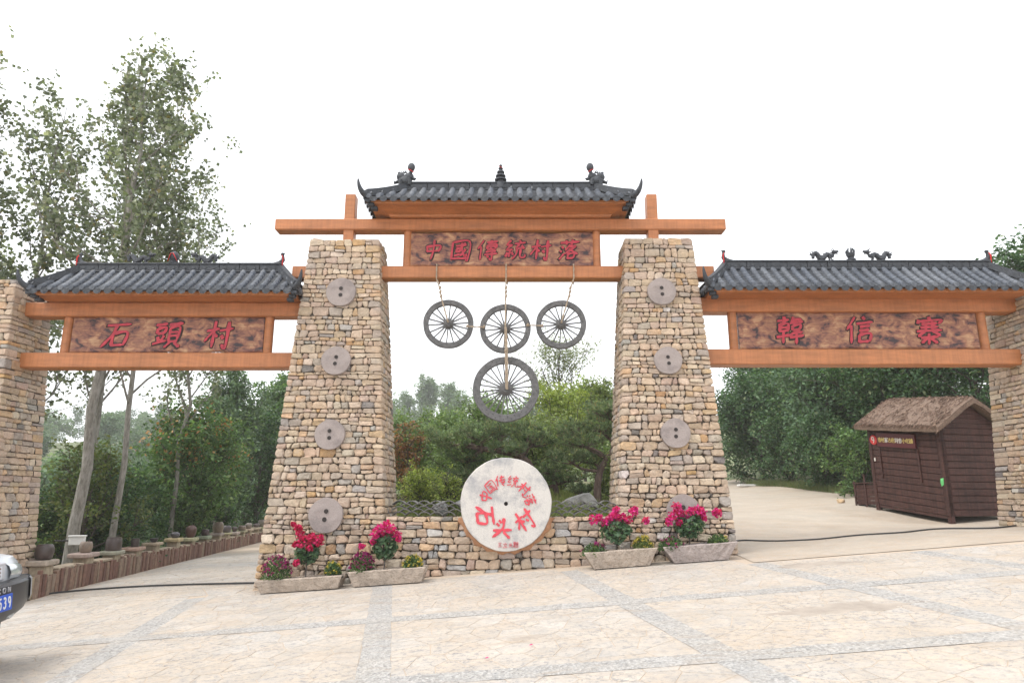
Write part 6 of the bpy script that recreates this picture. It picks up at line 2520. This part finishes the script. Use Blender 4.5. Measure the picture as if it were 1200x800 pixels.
# far woods as one mass on the hillside
def woods():
    rg = np.random.default_rng(77)
    rng = random.Random(77)
    Vs, Cs = [], []
    spots = []
    for k in range(150):
        y = rng.uniform(110, 200)
        x = rng.uniform(-.85, .75) * y
        if abs(x) < 3 and y < 60:
            continue
        spots.append((x, y))
    for k in range(70):
        y = rng.uniform(46, 110)
        spots.append((rng.uniform(-.88, -.27) * y, y))
    for (x, y) in spots:
        H = rng.uniform(6, 10) if y > 105 else rng.uniform(3.2, 5.2)
        rr = rng.uniform(2.6, 4.6)
        z = gz(x, y)
        nb = rng.randint(7, 11)
        n = 1500
        bl = np.array([[rng.gauss(0, rr * .4), rng.gauss(0, rr * .4), H * rng.uniform(.25, .95)] for _ in range(nb)])
        bl[:, :2] *= (1.25 - .8 * bl[:, 2:3] / H)
        i = rg.integers(0, nb, n)
        u = unit(rg.normal(size=(n, 3))) * rg.uniform(.55, 1, (n, 1))
        C = bl[i] + u * np.array([rr * .42, rr * .42, rr * .48]) + np.array([x, y, z])
        Vs.append(leaf_quads(C, rg.uniform(.3, .55, n), rg, .75, .5))
        pal = rng.choice((MID, GREYG, DARK, GREYG))
        Cs.append(pal_cols(n, pal, rg))
    V = np.concatenate(Vs)
    C = np.concatenate(Cs)
    o = np_mesh("far_woods", V, len(C), C, M_LEAF, None)
    tag(o, "hazy far woods on the rising ground behind the gate", "woods", kind="stuff")
woods()

# centre: behind the low wall
CG = "trees and shrubs in the garden behind the low wall"
broad("far_poplar", "tall hazy tree far behind the garden, left of the hanging wheels", -18.2, 148, 19.0, 4.6, 301, 13000, .48, GREYL, .12, CG, elev=(35, 70))
broad("far_poplar", "second hazy tree left of the hanging wheels, nearer the middle", -12.6, 142, 15.5, 4.6, 302, 12000, .48, GREYL, .1, CG, elev=(30, 65))
broad("far_poplar", "hazy tree at the left pillar's inner edge, far behind", -24.0, 152, 17.0, 5.0, 303, 11000, .5, GREYL, .1, CG, elev=(30, 65))
broad("far_poplar", "low hazy tree directly below the largest wheel's left side", -5.6, 138, 8.5, 5.2, 304, 11000, .48, GREYL, .1, CG)
broad("sparse_tree", "sparse tree with dark bare limbs right of the largest wheel", 2.2, 32, 6.2, 2.3, 305, 4200, .12, [(.2, .235, .13, 3), (.26, .28, .17, 2)], .35, CG, elev=(25, 60), nl=22, r0=.13)
broad("lime_tree", "yellow green tree behind the pines, right of the largest wheel", 1.5, 21.5, 2.9, 1.3, 306, 8000, .10, LIME, .08, CG)
broad("lime_tree", "pale green tree close to the right tall pillar's inner edge", 2.9, 23.5, 3.3, 1.4, 307, 8000, .11, PALEG, .08, CG)
broad("shrub", "bright green shrub in the garden left of the low pine", -2.1, 22.0, 2.3, 1.4, 308, 11000, .10, MIDL, .03, CG, cat="shrub")
broad("shrub", "mid green shrub behind the low pine's left limb", -.7, 18.5, 2.3, 1.4, 309, 10000, .085, MIDL, .03, CG, cat="shrub")
broad("shrub", "green shrub low beside the left tall pillar behind the wall", -2.3, 16.2, 1.35, .9, 310, 7000, .07, [(.09, .14, .05, 3), (.14, .19, .06, 3)], .03, CG, cat="shrub")
broad("shrub", "rust red shrub beside the left tall pillar behind the wall", -2.25, 15.0, 1.75, .5, 311, 1800, .07, RUST, .05, CG, cat="shrub")
broad("shrub", "yellow green low shrub in front of the rust red one", -1.75, 13.2, .5, .55, 312, 3500, .05, LIME, .03, CG, cat="shrub")
broad("shrub", "low green shrub behind the name stone's left shoulder", -.95, 14.6, 1.0, .8, 313, 6000, .06, MIDL, .03, CG, cat="shrub")
broad("shrub", "dark green shrub behind the right pine trunk", 2.6, 17.0, 1.9, 1.0, 314, 8000, .08, MIDL, .03, CG, cat="shrub")
broad("shrub", "green shrub behind the name stone's right shoulder", .9, 17.5, 1.6, 1.1, 315, 8000, .08, PALEG, .03, CG, cat="shrub")
broad("shrub", "broad dark shrub far back between the hanging wheel and the left pillar", -3.8, 28.0, 3.0, 1.9, 316, 12000, .14, MIDL, .04, CG, cat="shrub")
broad("shrub", "low lime green shrub right behind the left tile screen's middle", -1.15, 12.75, .42, .42, 318, 2600, .045, LIME, .03, CG, cat="shrub")
broad("shrub", "low pale green shrub between the garden rock and the right tall pillar", 2.15, 14.2, .75, .6, 319, 4500, .055, PALEG, .03, CG, cat="shrub")
broad("shrub", "loose pale green shrub behind the small pine's drooping limbs", .45, 16.3, 1.2, .9, 320, 6000, .07, PALEG, .03, CG, cat="shrub")
broad("shade_tree", "grey green tree behind the lime tree", 3.8, 36, 4.4, 2.0, 317, 10000, .17, GREYL, .08, CG)

# pines -----------------------------------------------------------------
def pine(label, x, y, z, trunk, pads, seed, r0=.09):
    """trunk polyline; pads: (x,y,z, rx,ry,rz, attach index)"""
    rng = random.Random(seed)
    rg = np.random.default_rng(seed)
    root = thing("garden_pine", label, "pine tree", (x, y, z), group="trained pines behind the low wall")
    b = MB()
    tk = catmull([Vector(p) for p in trunk], 4)
    n = len(tk)
    b.tube(tk, [r0 * (1 - .55 * i / n) * (1 + .08 * math.sin(i * 2.1)) for i in range(n)], 9)
    Cs, Us = [], []
    for (px, py, pz, rx, ry, rz, at) in pads:
        p0 = Vector(trunk[at])
        c = Vector((px, py, pz))
        mid = (p0 + c) / 2 + Vector((rng.uniform(-.1, .1), rng.uniform(-.05, .05), rng.uniform(-.12, .05)))
        lp = catmull([p0, mid, c + Vector((0, 0, -rz * .4))], 5)
        b.tube(lp, [r0 * .45 * (1 - .6 * i / len(lp)) for i in range(len(lp))], 6)
        for k in range(9):
            a = rng.uniform(0, 6.28)
            e = c + Vector((rx * .8 * math.cos(a), ry * .8 * math.sin(a), rng.uniform(-.3, .4) * rz))
            s = lp[rng.randint(len(lp) // 2, len(lp) - 1)]
            b.tube([s, (s + e) / 2 + Vector((0, 0, -.03)), e], [.014, .01, .005], 4, cap=False)
        nt = int(62 * rx * ry / .12) + 24
        u = unit(rg.normal(size=(nt, 3)))
        u[:, 2] = u[:, 2] * .8 + .15
        C = u * (rg.uniform(.35, 1.0, (nt, 1)) ** .5) * np.array([rx, ry, rz]) + np.array([px, py, pz])
        C += rg.normal(size=(nt, 3)) * .03
        Cs.append(C)
        Us.append(u)
    b.build("trunk", M_BARK_R, root, smooth=60)
    C = np.concatenate(Cs)
    U = np.concatenate(Us)
    k = 16
    N = len(C) * k
    base = np.repeat(C, k, axis=0)
    d = rg.normal(size=(N, 3)) * .75
    d[:, 2] = d[:, 2] * .7 + .75
    d += np.repeat(U, k, axis=0) * .45
    d = unit(d)
    L = rg.uniform(.07, .135, (N, 1))
    s = unit(np.cross(d, rg.normal(size=(N, 3)))) * .0075
    V = np.empty((N, 3, 3))
    V[:, 0], V[:, 1], V[:, 2] = base - s, base + s, base + d * L
    cols = pal_cols(N, [(.12, .165, .095, 4), (.165, .21, .12, 3), (.085, .125, .075, 3), (.23, .24, .15, .8), (.3, .19, .12, .3)], rg, .1) * np.repeat(rg.uniform(.8, 1.75, len(C)), k)[:, None]
    np_mesh("needles", V.reshape(-1, 3), N, cols, M_NEEDLE, root, 3)
    return root
zg = 1.2
pine("low spreading pine with a long flat crown behind the name stone", .42, 14.0, zg,
     [(0, 0, -.1), (.02, 0, .4), (-.02, .02, .85), (-.25, .0, 1.15), (-.6, -.05, 1.25), (-1.0, 0, 1.3)],
     [(-1.55, 0, 1.42, .55, .4, .20, 5), (-1.1, -.1, 1.62, .5, .4, .2, 5), (-.6, .1, 1.72, .5, .42, .2, 4), (-.1, 0, 1.62, .45, .4, .22, 3), (.15, .1, 1.45, .4, .35, .18, 3), (-1.35, .2, 1.12, .4, .35, .14, 5), (-.5, -.2, 1.28, .4, .3, .13, 4), (-2.05, .1, 1.55, .13, .13, .2, 5), (-.85, .1, .85, .5, .35, .15, 3), (-1.3, .0, .7, .45, .3, .14, 3)], 401, .12)
pine("upright pine with a crooked trunk beside the right tall pillar", 1.72, 13.9, zg,
     [(0, 0, -.1), (-.02, 0, .5), (.05, .02, .85), (.18, .0, 1.1), (.38, .05, 1.4), (.45, .05, 1.8)],
     [(-.35, 0, 1.45, .5, .4, .22, 3), (.1, .1, 1.75, .45, .4, .25, 4), (.45, .0, 2.0, .4, .4, .25, 5), (.6, .1, 1.55, .4, .35, .2, 4), (-.6, -.1, 1.12, .45, .35, .15, 2), (-.15, .15, 1.1, .35, .3, .14, 2), (.15, 0, 2.05, .35, .35, .2, 5), (-.55, .1, 1.7, .3, .3, .16, 3)], 402, .085)
pine("small pine with drooping limbs right behind the name stone", .92, 14.6, zg,
     [(0, 0, -.1), (.02, 0, .3), (-.02, 0, .6), (-.05, 0, .85)],
     [(-.4, 0, .78, .4, .3, .13, 3), (.3, 0, .72, .4, .3, .12, 2), (-.05, .05, .98, .35, .3, .13, 3), (.55, -.1, .5, .3, .25, .1, 1), (-.7, 0, .55, .3, .25, .1, 2)], 403, .085)

# right: wall of foliage along the road
RG = "dense trees and shrubs lining the road on the right"
BUSH = [(0.064, 0.128, 0.061, 4), (0.088, 0.168, 0.072, 3), (0.048, 0.096, 0.048, 3), (0.160, 0.240, 0.136, 1.2), (0.240, 0.288, 0.160, 0.35)]
SILV = [(0.135, 0.216, 0.135, 4), (0.180, 0.270, 0.171, 3), (0.090, 0.162, 0.090, 3)]
def rb(label, x, y, H, Rr, seed, n=17000, size=.15, pal=BUSH, cb=.03, name="roadside_tree", **k):
    return broad(name, label, x, y, H, Rr, seed, n, size, pal, cb, RG, nl=34, elev=(0, 55), sub=6, cat="tree" if H > 3 else "shrub", **k)
rb("dense tree at the bend of the road nearest the right tall pillar", 11.4, 31.5, 4.0, 2.2, 501, size=.17)
rb("dense tree left of centre in the foliage beyond the right span", 12.8, 28.0, 5.6, 2.4, 502, size=.16)
rb("silvery leaved bushy tree in the middle of the foliage beyond the right span", 11.6, 25.0, 5.0, 2.0, 503, pal=SILV, size=.15)
rb("tall dark tree directly behind the kiosk's roof", 13.4, 23.5, 5.8, 2.5, 504, size=.15)
rb("tall tree behind the right outer pillar, its crown above the roof end", 16.6, 20.5, 6.6, 2.2, 505, size=.15)
rb("dark tree between the kiosk and the right outer pillar", 12.9, 18.8, 5.0, 2.1, 506, size=.13)
rb("dark tree behind the kiosk's far corner", 11.3, 20.6, 4.4, 1.8, 507, size=.13)
rb("low shrub at the road edge in front of the dense foliage, far up the road", 10.9, 27.0, 2.3, 1.3, 508, 9000, .12, name="roadside_shrub")
rb("low shrub at the road edge halfway to the kiosk", 10.5, 23.3, 2.0, 1.2, 509, 9000, .11, name="roadside_shrub")
rb("low light green shrub at the road edge just left of the kiosk", 10.0, 19.8, 1.5, 1.0, 510, 8000, .09, MID, name="roadside_shrub")
rb("dark trees closing the top of the road", 8.6, 38.5, 3.2, 2.4, 511, 14000, .19)
rb("far tree above the road's bend, against the sky", 13.6, 36.0, 6.0, 2.6, 512, 14000, .19)
rb("background tree filling the right span behind the signboard", 16.5, 27.5, 6.4, 2.8, 513, 15000, .17)

# rough grass at the road edge and in the garden
def grass(name, label, xy, n, L, pal, seed):
    rg = np.random.default_rng(seed)
    P = xy(rg, n)
    z = land(P[:, 0], P[:, 1]) - .05
    C = np.stack([P[:, 0], P[:, 1], z], 1)
    d = rg.normal(size=(n, 3)) * .45
    d[:, 2] = 1
    d = unit(d)
    s = unit(np.cross(d, rg.normal(size=(n, 3)))) * rg.uniform(.004, .009, (n, 1))
    l = rg.uniform(.5, 1.2, (n, 1)) * L
    V = np.empty((n, 3, 3))
    V[:, 0], V[:, 1], V[:, 2] = C - s, C + s, C + d * l
    o = np_mesh(name, V.reshape(-1, 3), n, pal_cols(n, pal, rg), M_LEAF, None, 3)
    tag(o, label, "grass", kind="stuff")
def edge_xy(rg, n):
    y = rg.uniform(17.4, 31, n)
    e = np.interp(y, [17, 18, 24, 31], [9.5, 10.2, 10.15, 10.5])
    return np.stack([e + np.abs(rg.normal(0, .5, n)) - .15, y], 1)
grass("verge_grass", "rough green grass along the road edge under the bushes", edge_xy, 14000, .3, [(.10, .15, .05, 3), (.16, .19, .07, 2), (.2, .17, .09, 1)], 1)
def gard_xy(rg, n):
    return np.stack([rg.uniform(-2.6, 2.6, n), rg.uniform(11.5, 20, n)], 1)
grass("garden_grass", "yellow green grass and weeds in the garden behind the low wall", gard_xy, 30000, .22, [(.17, .23, .07, 3), (.25, .29, .09, 2), (.27, .23, .12, 1)], 2)
def slope_xy(rg, n):
    y = rg.uniform(12, 32, n)
    return np.stack([-7.9 - .165 * (y - 11.6) - np.abs(rg.normal(0, 1.6, n)), y], 1)
grass("slope_grass", "rough grass on the bank behind the lane wall", slope_xy, 22000, .35, [(.07, .11, .04, 3), (.11, .14, .05, 2)], 3)

# white box strapped to the poplar
_bx = thing("white_box", "small white utility box fixed to the poplar trunk", "box", (-8.33, 13.6, .66), (0, 0, R(14)))
b = MB()
b.box(-.13, .13, -.06, .06, 0, .15, .006)
b.build("case", M_WHITE, _bx)
b = MB()
b.box(-.145, .145, -.075, .065, .151, .175, .005)
b.build("lid", M_WHITE, _bx)
b = MB()
b.box(-.42, .1, .062, .085, .06, .09, .004)
b.build("bracket", M_STUD, _bx)

# ---------------------------------------------------------------- damp air over the valley
def haze():
    m = bpy.data.materials.new("damp air")
    m.use_nodes = True
    nt = m.node_tree
    nt.nodes.clear()
    out = nt.nodes.new("ShaderNodeOutputMaterial")
    pv = nt.nodes.new("ShaderNodeVolumePrincipled")
    pv.inputs['Color'].default_value = (1, 1, 1, 1)
    pv.inputs['Density'].default_value = .0009
    nt.links.new(pv.outputs[0], out.inputs['Volume'])
    b = MB()
    b.box(-215, 215, -75, 245, -14, 48)
    o = b.build("haze", m)
    tag(o, "thin pale haze over the whole place", "haze", kind="stuff")
haze()
